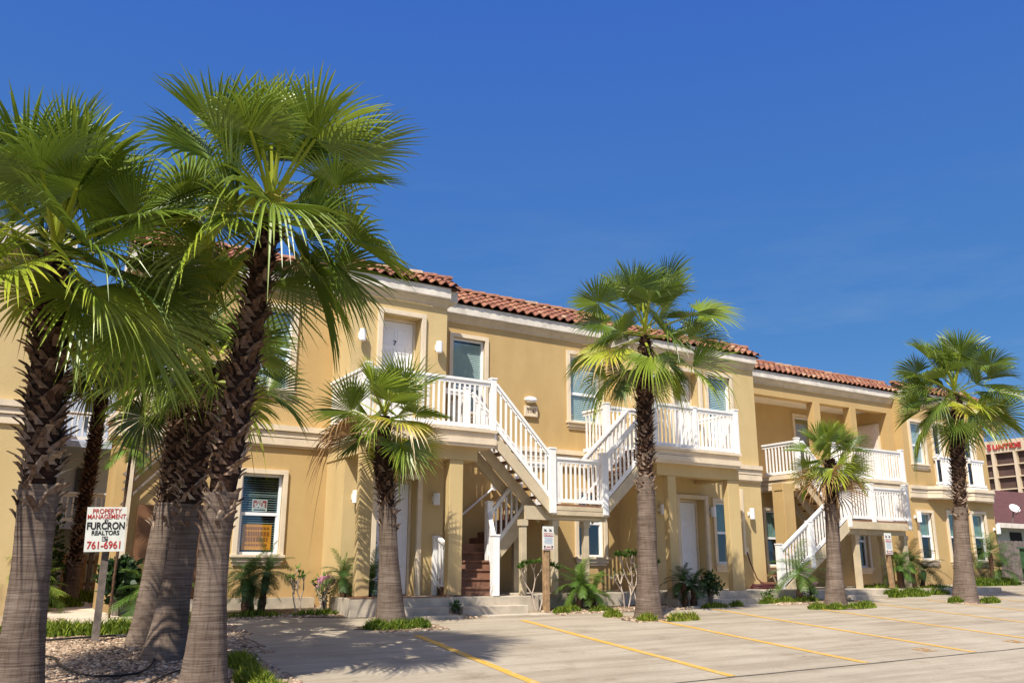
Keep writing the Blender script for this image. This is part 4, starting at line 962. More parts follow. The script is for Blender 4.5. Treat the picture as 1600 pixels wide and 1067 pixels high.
def fan_palm(name, axis, radii, boot_z, crown, label, group=None, seed=1, cat='palm tree'):
    """axis: trunk centre points from ground up; crown: dict of leaf settings"""
    rg = random.Random(seed); ax = [Vector(p) for p in axis]
    o = empty(name, axis[0], label, cat, group)
    # resample the trunk axis
    def axp(z):
        for i in range(len(ax)-1):
            if z <= ax[i+1].z or i == len(ax)-2:
                t = (z-ax[i].z)/(ax[i+1].z-ax[i].z); t = max(0, min(1, t)); return ax[i].lerp(ax[i+1], t)
    def rp(z):
        for i in range(len(ax)-1):
            if z <= ax[i+1].z or i == len(ax)-2:
                t = max(0, min(1, (z-ax[i].z)/(ax[i+1].z-ax[i].z))); t = t*t*(3-2*t) if i > 0 else 1-(1-t)**2.2
                return radii[i]*(1-t)+radii[i+1]*t
    z0, z1 = ax[0].z-.12, ax[-1].z
    # smooth lower trunk with fine rings
    b = MB(); n = 40; NZ = int((boot_z+.25-z0)/.022); vs = []
    ph = [rg.uniform(0, 6.28) for _ in range(6)]
    for i in range(NZ+1):
        z = z0+(boot_z+.25-z0)*i/NZ; c = axp(z); r = rp(max(z, ax[0].z)); flare = math.exp(-max(0, z-ax[0].z)/.10)*.035
        ring_ = .0035*(rg.random()-.5)
        for k in range(n):
            t = 2*pi*k/n; rr = r+ring_+flare+.006*sin(3*t+ph[0])+.004*sin(7*t+ph[1]+z*2)+.003*sin(13*t+ph[2]+z*9)
            vs.append((c.x+cos(t)*rr, c.y+sin(t)*rr, z))
    b.add(vs, [(i*n+k, i*n+(k+1) % n, (i+1)*n+(k+1) % n, (i+1)*n+k) for i in range(NZ) for k in range(n)]+[tuple(range(NZ*n, NZ*n+n))])
    part(b, 'trunk', M_BARK, o, smooth=True)
    # dark core + boots (cut leaf bases)
    core = MB(); pts = []; rs = []; zc = boot_z-.02
    while zc < z1+.15: pts.append(axp(min(zc, z1))+Vector((0, 0, max(0, zc-z1)))); rs.append(rp(min(zc, z1))*.80); zc += .12
    bt = MB(); bt.tube(pts, rs, 18, True, .05)
    H = z1-boot_z; dzb = crown.get('boot_dz', .0085); nb = int(H/dzb); sc = crown.get('boot_scale', .80)
    for i in range(nb):
        z = boot_z + H*(i+rg.uniform(-.4, .4))/nb - (rg.uniform(0, .22) if i < nb*.12 else 0); fr = (max(0, z-boot_z))/max(.1, H)
        t = i*2.39996+rg.uniform(-.15, .15); c = axp(z); r = rp(z)*.80
        out = Vector((cos(t), sin(t), 0)); tan = Vector((-sin(t), cos(t), 0)); sl = (.75 if i % 2 else -.75)*rg.uniform(.5, 1.4)*(1-.45*fr)
        Lb = sc*rg.uniform(.085, .165)*(1.0+.35*(1-fr)); w = sc*rg.uniform(.030, .055); lift = rg.uniform(.25, .85)
        if fr < .10: lift *= .5
        col = max(0, min(1, rg.gauss(.56-.36*fr, .17)+(.14 if fr < .3 else 0)))
        p0 = c+out*(r-.01)+Vector((0, 0, z-c.z)) ; th = .016*sc
        vs = []; segs = 3
        for j in range(segs+1):
            u = j/segs; q = p0 + Vector((0, 0, Lb*u*(.92-.25*lift*u))) + out*(Lb*lift*u*u + .018) + tan*(sl*Lb*u)
            ww = w*(1-.35*u) * (1.25 if j == 0 else 1)
            vs += [q-tan*ww-out*.006, q+out*th*.9, q+tan*ww-out*.006, q-out*th]
        fs = []
        for j in range(segs):
            q = 4*j; fs += [(q, q+1, q+5, q+4), (q+1, q+2, q+6, q+5), (q+2, q+3, q+7, q+6), (q+3, q, q+4, q+7)]
        fs.append((4*segs, 4*segs+1, 4*segs+2, 4*segs+3))
        bt.add(vs, fs, col)
    part(bt, 'leaf_bases', M_BOOT, o, attr=True)
    # crown
    top = ax[-1]; V = []; Fs = []; T = []; DV = []; DF = []; DT = []
    n = crown['n']; Rl = crown['R']; Lp = crown['L']; e_hi, e_lo = crown.get('el', (82, -48)); az0 = crown.get('az', 0)
    for i in range(n):
        u = (i+.5)/n
        el = R(e_hi + (e_lo-e_hi)*u**crown.get('pw', 1.0) + rg.uniform(-7, 7)); az = az0 + i*2.39996 + rg.uniform(-.25, .25)
        d0 = (cos(az)*cos(el), sin(az)*cos(el), sin(el))
        sz = .72+.28*min(1, u*3.2); L = Lp*sz*rg.uniform(.75, 1.2); Rr = Rl*sz*rg.uniform(.78, 1.12)
        dr = crown.get('droop', .55)*(.15+.9*u)*rg.choice((.3, .6, .9, 1.5))*rg.uniform(.7, 1.3)
        tint = .24+rg.uniform(-.16, .22) + (.10 if u < .15 else 0) + crown.get('tint', 0)
        if u > .72 and rg.random() < .35: tint += rg.uniform(.2, .4)
        base = np.array(top) + np.array(d0)*.03 + np.array([0, 0, crown.get('spanz', .35)*(1-u)-.05])
        v, f, t = leaf_arrays(rg, base, d0, L, Rr, dr, tint, crown.get('nseg', 40)+6, spread=rg.uniform(1.9, 2.6), fold=rg.choice((.05, .15, .3, .45, .8))+rg.uniform(-.05, .1), roll=rg.uniform(-.9, .9), wind=crown.get('wind', .10))
        if i >= n-crown.get('dead', 0):
            o_ = len(DV); DV += v; DF += [tuple(a+o_ for a in q) for q in f]; DT += [rg.uniform(.2, .9) for _ in t]
        else:
            o_ = len(V); V += v; Fs += [tuple(a+o_ for a in q) for q in f]; T += t
    for (az, el, L, Rr, dr, tint, fo, dz, dead) in crown.get('extra', ()):
        az, el = R(az), R(el); d0 = (cos(az)*cos(el), sin(az)*cos(el), sin(el))
        v, f, t = leaf_arrays(rg, np.array(top)+np.array([0, 0, dz]), d0, L, Rr, dr, tint, crown.get('nseg', 40)+6, spread=2.6, fold=fo, wind=0)
        if dead: o_ = len(DV); DV += v; DF += [tuple(a+o_ for a in q) for q in f]; DT += [rg.uniform(.3, 1) for _ in t]
        else: o_ = len(V); V += v; Fs += [tuple(a+o_ for a in q) for q in f]; T += t
    m = MB(); m.v = [tuple(p) for p in V]; m.f = Fs; m.c = [max(0, min(1, x)) for x in T]; m.m = [0]*len(Fs)
    part(m, 'crown', M_PALM, o, attr=True)
    if DV:
        m = MB(); m.v = [tuple(p) for p in DV]; m.f = DF; m.c = DT; m.m = [0]*len(DF); part(m, 'dead_fronds', M_DEADLEAF, o, attr=True)
    return o

GP = 'tall fan palms beside the parking'
fan_palm('fan_palm', [(.58, 9.59, -1.2), (.55, 9.59, .23), (.52, 9.59, 1.14), (.45, 9.59, 2.03), (.38, 9.59, 3.05)], [.235, .165, .185, .185, .135], .53,
         dict(n=40, R=.93, L=.92, droop=.40, el=(87, -36), spanz=.35, nseg=46, wind=.12, tint=.10, boot_scale=.98, az=.4, extra=((-75, 62, .75, 1.0, .25, .42, .1, .0, 0), (-60, -38, .55, .85, .5, .40, .15, -.1, 0))), 'thickest fan palm, cut by the left edge of the picture', GP, 11)
fan_palm('fan_palm', [(2.13, 9.14, -1.22), (2.12, 9.14, .24), (2.19, 9.14, 1.21), (2.28, 9.14, 2.25), (2.36, 9.14, 3.06), (2.43, 9.14, 3.76)], [.255, .145, .178, .155, .125, .105], .50,
         dict(n=38, R=.86, L=.88, droop=.48, el=(86, -44), spanz=.42, nseg=42, wind=.14, tint=.04, boot_scale=.86, az=1.2, extra=((-155, -5, .5, .85, .35, .72, .1, .1, 0), (-20, -50, .75, .95, .55, .2, .2, .0, 0))), 'tallest fan palm, front trunk of the left cluster with its crown highest in the picture', GP, 12)
fan_palm('fan_palm', [(2.22, 11.65, -1.06), (2.34, 11.65, .46), (2.40, 11.65, 1.51), (2.57, 11.65, 2.55)], [.26, .165, .18, .12], .54,
         dict(n=15, R=.70, L=.58, droop=.6, el=(55, -40), spanz=.3, nseg=36, wind=.1, az=.8), 'middle trunk of the left palm cluster, half hidden behind the front trunk', GP, 13)
fan_palm('fan_palm', [(2.23, 13.1, -.96), (2.34, 13.1, .65), (2.39, 13.1, 1.88), (2.38, 13.1, 2.75)], [.22, .165, .18, .12], .65,
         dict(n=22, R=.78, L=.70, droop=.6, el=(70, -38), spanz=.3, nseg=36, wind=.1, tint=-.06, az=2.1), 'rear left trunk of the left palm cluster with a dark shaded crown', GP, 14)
fan_palm('fan_palm', [(6.11, 13.68, -.92), (5.97, 13.68, .93), (5.86, 13.68, 1.67), (5.84, 13.68, 2.42)], [.265, .145, .185, .12], .77,
         dict(n=17, R=.74, L=.58, droop=.22, el=(80, -42), spanz=.25, nseg=40, wind=.03, dead=0, extra=((-190, 5, .62, .75, 1.5, .5, .7, -.15, 1), (-40, -62, .4, .7, .5, .35, .3, -.1, 0), (-80, 5, .45, .8, .6, .85, .1, .0, 0)), tint=.06, az=.3), 'short fan palm before the left bay with a small crown and a dead brown frond', GP, 15)
fan_palm('fan_palm', [(11.10, 13.13, -.9), (11.13, 13.13, .60), (11.15, 13.13, 1.7), (11.21, 13.13, 3.62), (11.28, 13.13, 4.50)], [.27, .185, .165, .175, .13], 1.51,
         dict(n=36, R=.82, L=.98, droop=.5, el=(84, -54), spanz=.45, nseg=40, wind=.08, az=1.0), 'tall fan palm in the middle before the second balcony', GP, 16)
fan_palm('fan_palm', [(16.90, 13.51, -.82), (17.02, 13.51, .87), (17.12, 13.51, 1.9), (17.17, 13.51, 2.50)], [.26, .15, .185, .14], 1.24,
         dict(n=18, R=.66, L=.52, droop=.25, el=(84, -48), spanz=.22, nseg=36, wind=.04, dead=0, extra=((-170, -28, .4, .7, .8, .5, .6, -.2, 1), (-100, -75, .2, .6, .6, .5, 1.2, -.5, 1)), tint=.03, az=2.0), 'short fan palm before the far staircase', GP, 17)
fan_palm('fan_palm', [(21.45, 13.23, -.79), (21.72, 13.23, 1.46), (21.95, 13.23, 3.13), (22.20, 13.23, 4.45)], [.31, .180, .205, .14], 1.33,
         dict(n=38, R=.86, L=1.0, droop=.5, el=(84, -52), spanz=.4, nseg=38, wind=.06, tint=.05, az=.0, extra=((-110, -28, .45, .9, .5, .80, .15, -.05, 0), (-30, -22, .8, .95, .6, .74, .2, -.05, 0))), 'tall fan palm at the right, nearest the hotel', GP, 18)
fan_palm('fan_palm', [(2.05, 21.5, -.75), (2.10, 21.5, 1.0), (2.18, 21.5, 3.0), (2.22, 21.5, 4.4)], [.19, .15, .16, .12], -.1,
         dict(n=20, R=.75, L=.55, droop=.7, el=(75, -45), spanz=.4, nseg=30, wind=.1, tint=-.12, az=.6), 'dark distant fan palm standing beside the path between the buildings', GP, 19)

# ------------------------------------------------------------------ feather palms, shrubs, ground cover
def feather_palm(x, y, z0, stems, n, L, label, group='small feather palms in the beds', seed=1, tint=.5, tr_=1.0, name='feather_palm', droop=1.0):
    rg = random.Random(seed); o = empty(name, (x, y, z0), label, 'palm', group); tr = MB(); V = MB()
    for (dx, dy, h, lean) in stems:
        p0 = Vector((x+dx, y+dy, z0-.05)); p1 = Vector((x+dx+lean, y+dy, z0+h))
        pts = [p0.lerp(p1, t/6) for t in range(7)]; tr.tube(pts, [tr_*(.055+.012*((k*7) % 3)) for k in range(7)], 8, True, .3)
        for i in range(n):
            u = (i+.5)/n; el = R(82-92*u+rg.uniform(-8, 8)); az = i*2.39996+rg.uniform(-.2, .2); Lf = L*rg.uniform(.8, 1.15)
            d = Vector((cos(az)*cos(el), sin(az)*cos(el), sin(el))); p = p1.copy(); K2 = 20; tn = tint+rg.uniform(-.15, .15)
            prev = p.copy()
            for k in range(K2):
                p = p + d*Lf/K2; d = (d+Vector((0, 0, -.08*droop))).normalized()
                side = d.cross(Vector((0, 0, 1)))
                if side.length < .05: side = Vector((1, 0, 0))
                side.normalize(); upv = side.cross(d)
                V.add([prev-side*.004, prev+side*.004, p+side*.003, p-side*.003], [(0, 1, 2, 3)], .45)
                if k > 1:
                    ll = Lf*.30*sin(pi*(k+1)/(K2+2))**.6
                    for sgn in (-1, 1):
                        for sft in (0, .5):
                            q = prev.lerp(p, sft); dirl = (side*sgn*.75+d*.65+upv*rg.uniform(-.05, .3)).normalized(); tip = q+dirl*ll+Vector((0, 0, -.25*ll)); w = d*.0046
                            V.add([q-w, q+w, q.lerp(tip, .5)+w*1.2+Vector((0, 0, .04*ll)), tip, q.lerp(tip, .5)-w*1.2+Vector((0, 0, .04*ll))], [(0, 1, 2, 4), (4, 2, 3)], max(0, min(1, tn+rg.uniform(-.1, .1))))
                prev = p.copy()
    part(tr, 'trunk', M_BOOT, o, attr=True); part(V, 'crown', M_LEAF, o, attr=True)
    return o
def leafy(b, rg, c, rad, n, ls, tint, flat=1.0):
    for _ in range(n):
        while True:
            d = Vector((rg.uniform(-1, 1), rg.uniform(-1, 1), rg.uniform(-1, 1)))
            if d.length < 1: break
        p = Vector(c)+Vector((d.x*rad[0], d.y*rad[1], d.z*rad[2]))
        a = Vector((rg.uniform(-1, 1), rg.uniform(-1, 1), rg.uniform(-.3, .9))).normalized(); s = a.cross(Vector((rg.uniform(-1, 1), rg.uniform(-1, 1), rg.uniform(-1, 1)))).normalized()
        L = ls*rg.uniform(.6, 1.3); w = L*.28
        b.add([p, p+a*L*.5+s*w, p+a*L, p+a*L*.5-s*w], [(0, 1, 2, 3)], max(0, min(1, tint+rg.uniform(-.25, .25))))
def shrub(x, y, z0, w, h, label, name='shrub', n=500, ls=.07, tint=.35, seed=1, cat='shrub', group=None, flowers=0, d=None):
    rg = random.Random(seed); o = empty(name, (x, y, z0), label, cat, group); b = MB(); st_ = MB(); d = d or w
    for k in range(7):
        a = rg.uniform(0, 6.28); rr = rg.uniform(.2, .8); c = (x+cos(a)*w*rr*.6, y+sin(a)*d*rr*.6, z0+h*rg.uniform(.35, .85))
        st_.tube([(x+cos(a)*.04, y+sin(a)*.04, z0-.05), ((x+c[0])/2, (y+c[1])/2, z0+h*.4), c], [.018, .012, .005], 6)
        leafy(b, rg, c, (w*.45, d*.45, h*.28), n//7, ls, tint)
    part(st_, 'stem', M_WOODG, o); part(b, 'foliage', M_LEAF, o, attr=True)
    if flowers:
        f = MB()
        for _ in range(flowers): leafy(f, rg, (x+rg.uniform(-w, w)*.5, y-d*.2+rg.uniform(-.1, .1), z0+h*rg.uniform(.75, 1.05)), (.03, .03, .03), 8, .05, .5)
        part(f, 'flowers', M_FLOWER, o, attr=True)
    return o
def frangipani(x, y, z0, h, spread, label, seed, leaves=1.0):
    rg = random.Random(seed); o = empty('branching_shrub', (x, y, z0), label, 'shrub', 'bare branching shrubs in the beds'); b = MB(); lf = MB()
    def grow(p, d, L, r, depth):
        q = p+d*L; b.tube([p, p.lerp(q, .5)+Vector((rg.uniform(-.01, .01), 0, 0)), q], [r, r*.9, r*.75], 7)
        if depth == 0:
            for _ in range(int(10*leaves)):
                a = rg.uniform(0, 6.28); dv = Vector((cos(a), sin(a), rg.uniform(.1, .9))).normalized(); s = dv.cross(Vector((0, 0, 1))).normalized(); LL = rg.uniform(.10, .2)
                lf.add([q, q+dv*LL*.5+s*.022, q+dv*LL, q+dv*LL*.5-s*.022], [(0, 1, 2, 3)], rg.uniform(.4, .75))
            return
        for k in range(rg.choice((2, 2, 3))):
            a = rg.uniform(0, 6.28); nd = (d+Vector((cos(a), sin(a)*.6, .25))*spread).normalized(); grow(q, nd, L*rg.uniform(.65, .85), r*.8, depth-1)
    for k in range(2):
        a = rg.uniform(0, 6.28); grow(Vector((x+.06*k, y, z0-.05)), Vector((cos(a)*.3, sin(a)*.15, 1)).normalized(), h*.38, .016, 3)
    part(b, 'branches', mat('pale_stem', (.52, .42, .33), .8, .2, 10), o); part(lf, 'foliage', M_LEAF, o, attr=True)

GF = 'small feather palms in the beds'
feather_palm(4.45, 15.9, gz(4.5, 15.9), ((-.12, 0, .62, -.06), (.14, .05, .72, .08), (0, .2, .5, 0)), 18, .62, 'feather palm with three dark stems below the lower left window', GF, 21, .30)
feather_palm(6.12, 15.6, gz(6, 15.6), ((-.1, 0, .62, -.05),), 20, .60, 'feather palm left of its twin before the left bay corner', GF, 22, .45)
feather_palm(6.42, 15.6, gz(6, 15.6), ((.0, 0, .58, .12),), 20, .56, 'feather palm leaning right, beside its twin at the left bay corner', GF, 23, .45)
feather_palm(10.75, 14.85, gz(10.7, 14.8), ((0, 0, .46, .02),), 26, .66, 'bright green feather palm right of the first towing sign', GF, 24, .62)
feather_palm(11.15, 14.95, gz(11, 14.8), ((0, 0, .30, .05),), 18, .50, 'low feather palm with some brown leaves right of the bright green one', GF, 25, .72)
feather_palm(13.35, 14.55, gz(13.3, 14.5), ((0, 0, .5, -.05), (.22, 0, .45, .05)), 18, .52, 'dark feather palm right of the middle fan palm', GF, 26, .15)
feather_palm(17.05, 14.65, gz(17, 14.6), ((0, 0, .62, .05),), 24, .80, 'yellow-green feather palm at the foot of the far staircase', GF, 27, .68)
feather_palm(21.95, 15.3, gz(21.9, 15.3), ((0, 0, .70, 0),), 24, .62, 'round feather palm right of the second towing sign', GF, 28, .6)
feather_palm(23.1, 15.7, gz(23, 15.7), ((0, 0, .8, -.05), (.3, 0, .6, .2)), 18, .72, 'dark drooping feather palm before the far ground floor window', GF, 29, .25)
feather_palm(29.3, 17.0, gz(29, 17), ((0, 0, 1.05, 0), (.35, 0, .5, .1)), 20, .95, 'feather palm at the far right corner of the building', GF, 30, .4)
feather_palm(.92, 17.4, gz(1, 17.4), ((-.05, 0, .55, 0), (.1, .1, .3, .05)), 28, .72, 'golden green feather palm beside the path at the left', GF, 31, .78)
feather_palm(2.16, 16.1, gz(2.2, 16.1), ((0, 0, 2.75, .05), ), 26, .52, 'slender young palm with bright top before the white downspout', GF, 32, .74, .35)
feather_palm(2.75, 15.6, gz(2.8, 15.6), ((0, 0, .35, 0),), 24, .75, 'light green arching palm left of the palm cluster', GF, 33, .62)
frangipani(9.75, 14.9, gz(9.8, 14.9), 1.0, .55, 'leafy branching shrub left of the first towing sign', 41, 1.8)
frangipani(11.85, 14.75, gz(11.8, 14.7), .85, .6, 'nearly bare pale branching shrub, farther left of the two beside the middle palm', 42, .15)
frangipani(12.12, 14.7, gz(12.1, 14.7), 1.1, .42, 'taller branching shrub with leafy tips touching the middle palm trunk', 43, 1.3)
frangipani(5.25, 15.9, gz(5.2, 15.9), .75, .5, 'bare dark branched shrub before the left wall', 44, .3)
shrub(5.72, 15.8, gz(5.7, 15.8), .28, .62, 'shrub with pink blossoms before the left wall', n=90, ls=.06, tint=.4, seed=51, flowers=26)
frangipani(5.68, 15.85, gz(5.7, 15.8), .6, .5, 'forked stems below the pink blossoms', 45, .2)
shrub(14.0, 14.5, gz(14, 14.5), .42, .72, 'dark green shrub before the second ground floor door', n=700, ls=.08, tint=.18, seed=52)
shrub(17.62, 14.75, gz(17.6, 14.7), .22, .42, 'small shrub with pale pink flowers left of the far short palm', n=160, ls=.05, tint=.3, seed=53, flowers=10)
shrub(16.1, 14.75, gz(16, 14.7), .22, .34, 'low sprig with round leaves at the right bay corner', n=120, ls=.07, tint=.5, seed=54)
shrub(2.72, 15.9, gz(2.7, 15.9), .25, .75, 'broad-leaved bright shrub behind the palm cluster', n=420, ls=.10, tint=.62, seed=55)
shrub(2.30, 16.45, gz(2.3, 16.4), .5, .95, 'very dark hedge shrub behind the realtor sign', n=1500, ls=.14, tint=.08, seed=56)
shrub(1.62, 21.4, -.70, .38, 2.0, 'tall green shrub against the white building', name='tall_shrub', n=420, ls=.14, tint=.35, seed=57)
shrub(7.9, 14.75, gz(7.9, 14.7), .18, .26, 'low dark tuft between the two sets of entry steps', n=140, ls=.06, tint=.3, seed=59)
shrub(3.2, 15.9, gz(3, 15.9), .25, .3, 'small bright tuft at the edge of the path', n=220, ls=.08, tint=.75, seed=60)

def blades(name, patches, n, h, label, tint=.5, seed=1, m=None, wide=.012):
    rg = random.Random(seed); b = MB()
    for _ in range(n):
        cx, cy, rx_, ry_ = rg.choice(patches); a = rg.uniform(0, 6.28); rr = sqrt(rg.random()); x, y = cx+cos(a)*rx_*rr, cy+sin(a)*ry_*rr
        z = gz(x, y); H = h*(1.15-.7*rr*rr)*rg.uniform(.5, 1.2); l_ = Vector((rg.uniform(-1, 1), rg.uniform(-1, 1), 0))*H*.55; a2 = rg.uniform(0, 3.14); w = Vector((cos(a2), sin(a2), 0))*wide
        p = Vector((x, y, z)); t = p+l_+Vector((0, 0, H))
        b.add([p-w, p+w, p+l_*.35+Vector((0, 0, H*.6))+w*.9, t, p+l_*.35+Vector((0, 0, H*.6))-w*.9], [(0, 1, 2, 4), (4, 2, 3)], max(0, min(1, tint+rg.uniform(-.35, .35))))
    o = b.build(name, m or M_GRASS, attr=True); return tag(o, label, 'ground cover', kind='stuff')
blades('ground_cover', [(5.72, 13.35, .22, .2), (6.1, 13.25, .35, .16), (6.45, 13.3, .18, .16)], 1500, .16, 'low bright green ground cover round the base of the short palm before the left bay', .45, 71)
blades('ground_cover', [(10.75, 12.75, .22, .14), (11.35, 12.6, .26, .14), (11.68, 12.62, .2, .13), (10.55, 13.5, .2, .15)], 1700, .15, 'tufts of yellow-green ground cover round the middle palm', .68, 72)
blades('ground_cover', [(16.0, 13.25, .3, .15), (16.4, 13.1, .3, .16), (17.2, 13.1, .5, .2), (17.6, 13.2, .2, .15)], 2200, .14, 'ground cover hedge round the far short palm', .55, 73)
blades('ground_cover', [(15.9, 14.55, .3, .12), (16.5, 14.6, .3, .12), (17.2, 14.6, .5, .15)], 1500, .15, 'ground cover strip before the far porch', .5, 74)
blades('ground_cover', [(21.0, 14.9, .3, .25), (21.8, 14.9, .6, .3), (23, 15.2, .8, .35), (24.2, 15.7, .6, .4), (22.3, 16.2, 1.2, .6)], 5200, .2, 'green ground cover bed round the far posts', .5, 75, wide=.018)
blades('ground_cover', [(21.0, 13.2, .3, .12), (21.95, 12.9, .4, .14)], 1100, .16, 'tufts at the foot of the right palm', .5, 76, wide=.015)
blades('ground_cover', [(28.4, 16.9, .9, .3), (29.7, 16.9, .9, .3)], 2600, .24, 'green hedge strip at the far right corner of the building', .4, 77, wide=.02)
blades('grass', [(1.3, 14.3, .5, .3), (1.9, 14.25, .6, .3), (2.5, 14.2, .5, .3), (3.0, 14.4, .4, .25), (.9, 14.6, .4, .3)], 5200, .2, 'bright green grass strip behind the gravel bed', .55, 78)
blades('grass', [(2.75, 9.6, .16, .5), (2.72, 8.7, .2, .5), (2.9, 10.6, .12, .6)], 3600, .17, 'ground cover beside the front palm trunk', .6, 79)
blades('grass', [(10.4, 14.6, .2, .15), (10.9, 14.35, .3, .1), (9.95, 14.35, .2, .1), (4.4, 15.6, .5, .15), (5.5, 15.5, .5, .12), (13.9, 14.25, .4, .12), (14.6, 14.3, .2, .1)], 2200, .13, 'scattered tufts along the plinth', .5, 80)
blades('grass', [(2.3, 23.3, .9, .4), (1.6, 19.3, .5, .5), (2.9, 22, .6, .8)], 2600, .22, 'grass beside the far end of the path', .5, 81, wide=.02)

def gravel(name, patches, n, label, seed, size=(.018, .045)):
    rg = np.random.default_rng(seed)
    ico = np.array([(0, 0, 1), (.894, 0, .447), (.276, .851, .447), (-.724, .526, .447), (-.724, -.526, .447), (.276, -.851, .447), (.724, .526, -.447), (-.276, .851, -.447), (-.894, 0, -.447), (-.276, -.851, -.447), (.724, -.526, -.447), (0, 0, -1)])
    fi = np.array([(0,1,2),(0,2,3),(0,3,4),(0,4,5),(0,5,1),(1,6,2),(2,7,3),(3,8,4),(4,9,5),(5,10,1),(6,7,2),(7,8,3),(8,9,4),(9,10,5),(10,6,1),(6,11,7),(7,11,8),(8,11,9),(9,11,10),(10,11,6)])
    V = []; Fa = []; T = []; ar = np.array([p[2]*p[3] for p in patches]); ar = ar/ar.sum()
    for i in range(n):
        cx, cy, rx_, ry_ = patches[rg.choice(len(patches), p=ar)]
        x = cx+rg.uniform(-rx_, rx_); y = cy+rg.uniform(-ry_, ry_); s = rg.uniform(*size); q = ico*np.array([s*rg.uniform(.8, 1.5), s*rg.uniform(.7, 1.2), s*rg.uniform(.4, .8)])*rg.uniform(.85, 1.15, (12, 1))
        a = rg.uniform(0, 6.28); c, sn = math.cos(a), math.sin(a); q = np.stack([q[:, 0]*c-q[:, 1]*sn, q[:, 0]*sn+q[:, 1]*c, q[:, 2]], 1)
        V.append(q+np.array([x, y, gz(x, y)+s*.3])); Fa.append(fi+12*i); T += [float(np.clip(rg.normal(.5, .25), 0, 1))]*12
    V = np.concatenate(V); Fa = np.concatenate(Fa)
    me = bpy.data.meshes.new(name); me.from_pydata(V.tolist(), [], Fa.tolist()); me.update(); me.materials.append(M_STONE)
    at = me.attributes.new('tint', 'FLOAT', 'POINT'); at.data.foreach_set('value', T)
    o = bpy.data.objects.new(name, me); C.objects.link(o); return tag(o, label, 'gravel', kind='stuff')
def stone_mat():
    m = bpy.data.materials.new('river_stone'); m.use_nodes = True; n = m.node_tree.nodes; l = m.node_tree.links; b = n['Principled BSDF']; b.inputs['Roughness'].default_value = .7
    at = n.new('ShaderNodeAttribute'); at.attribute_name = 'tint'; r = n.new('ShaderNodeValToRGB'); l.new(at.outputs['Fac'], r.inputs[0]); e = r.color_ramp.elements
    e[0].color = (.09, .06, .045, 1); e[1].color = (.60, .49, .35, 1); e.new(.35).color = (.22, .145, .09, 1); e.new(.6).color = (.37, .26, .165, 1); l.new(r.outputs[0], b.inputs['Base Color']); return m
M_STONE = stone_mat()
sheet('soil_bed', [(-1.5, 3.0), (2.60, 6.2), (3.02, 9.4), (3.38, 11.9), (3.80, 14.5), (1.2, 14.7), (-3, 14.6), (-4, 6)], .004, M_SOIL)
sheet('soil_bed', [(3.87, 15.3), (4.9, 15.25), (6.1, 14.75), (6.19, 14.9), (5.87, 15.5), (5.87, 16.8), (3.3, 16.8), (2.9, 15.9), (3.8, 15.9)], .006, M_SOIL)
sheet('soil_bed', [(9.8, 14.0), (10.1, 14.35), (11.6, 14.0), (13.2, 14.1), (13.2, 15.0), (13.45, 15.3), (9.87, 15.3), (9.8, 14.9)], .006, M_SOIL)
sheet('soil_bed', [(15.97, 14.3), (16.6, 14.1), (18.2, 14.2), (18.9, 14.3), (18.9, 15.0), (15.97, 14.98)], .006, M_SOIL)
for (cx_, cy_, rx_, ry_, sd_) in ((6.15, 13.42, .78, .45, 1), (11.15, 13.0, .85, .5, 2), (16.9, 13.3, .95, .42, 3), (21.5, 13.1, .85, .38, 4)):
    r9 = random.Random(sd_)
    sheet('soil_bed', [(cx_+cos(2*pi*k/22)*rx_*r9.uniform(.86, 1.06), cy_+sin(2*pi*k/22)*ry_*r9.uniform(.84, 1.08)) for k in range(22)], .016+.0, M_SOIL)
gravel('gravel', [(1.6, 12.2, 1.6, 2.2), (2.4, 9.5, .75, 1.0), (.6, 11.8, .8, 2.0)], 17000, 'loose river gravel round the palm cluster and the sign post', 5, (.013, .030))
gravel('gravel', [(3.05, 10.6, .22, 1.3), (3.35, 12.6, .25, 1.0), (3.5, 14.0, .3, .6)], 2600, 'dark gravel edging along the left side of the pavement', 6, (.014, .032))
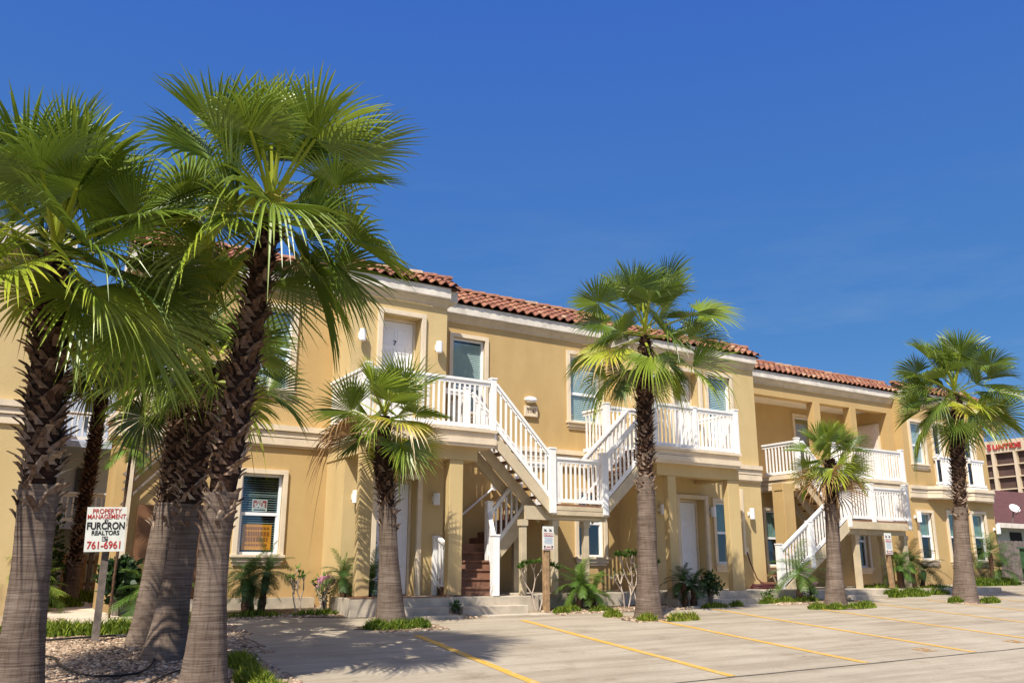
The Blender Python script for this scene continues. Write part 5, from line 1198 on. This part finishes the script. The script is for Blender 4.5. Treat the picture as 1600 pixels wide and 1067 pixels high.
gravel('gravel', [(6.2, 13.3, .62, .4), (11.15, 13.0, .72, .42), (16.9, 13.35, .8, .35), (21.5, 13.15, .7, .3)], 3200, 'pebbles in the small cut-outs round the fan palms', 7, (.014, .035))
gravel('gravel', [(4.9, 15.6, 1.0, .35), (7.9, 14.6, .15, .35), (11.5, 14.5, 1.7, .35), (16.9, 14.4, 1.1, .22), (1.0, 15.6, .5, .7)], 4200, 'gravel along the foot of the building', 8, (.016, .04))

# soaker hose on the gravel, and a coil by the right bay
def hose(name, pts, r, label, m):
    b = MB(); P = [Vector((x, y, gz(x, y)+.035+dz)) for x, y, dz in pts]; Q = []
    for i in range(len(P)-1):
        p0, p1, p2, p3 = P[max(i-1, 0)], P[i], P[i+1], P[min(i+2, len(P)-1)]
        for k in range(8):
            t = k/8; Q.append(.5*((2*p1)+(-p0+p2)*t+(2*p0-5*p1+4*p2-p3)*t*t+(-p0+3*p1-3*p2+p3)*t**3))
    Q.append(P[-1]); b.tube(Q, r, 8); return tag(b.build(name, m, smooth=True), label, 'hose')
hose('garden_hose', [(.95, 13.6, 0), (1.2, 13.55, .01), (1.9, 13.6, .02), (2.25, 13.3, .02), (2.2, 12.4, .02), (2.05, 11.3, .01), (1.75, 10.55, .01), (1.3, 10.6, .01), (1.08, 11.3, .02), (1.05, 12.0, .01), (.8, 12.4, 0)], .013, 'black irrigation hose looping over the gravel', M_BLACK)
hose('garden_hose', [(2.15, 12.6, .01), (2.6, 12.0, .01), (2.5, 11.0, .02), (2.0, 10.3, .01), (1.6, 9.6, 0)], .011, 'second black hose running under the palm cluster', M_BLACK)
b = MB(); cx, cy = 17.0, 15.65
pts = []
for k in range(90):
    t = k/90*2*pi*5; rr = .42-.02*(k//18)+.02*sin(k*.9); pts.append((cx+cos(t)*rr*1.1, cy+sin(t)*rr*.55, PF+.06+.022*(k//18)))
pts = [(17.04, 16.2, .45), (17.06, 16.14, .2), (17.12, 16.0, -.2), (17.25, 15.85, -.38)] + pts
b.tube(pts, .016, 7); tag(b.build('garden_hose', mat('dark_red_hose', (.07, .02, .02), .5), smooth=True), 'coiled dark hose on the porch below the white pipe', 'hose')
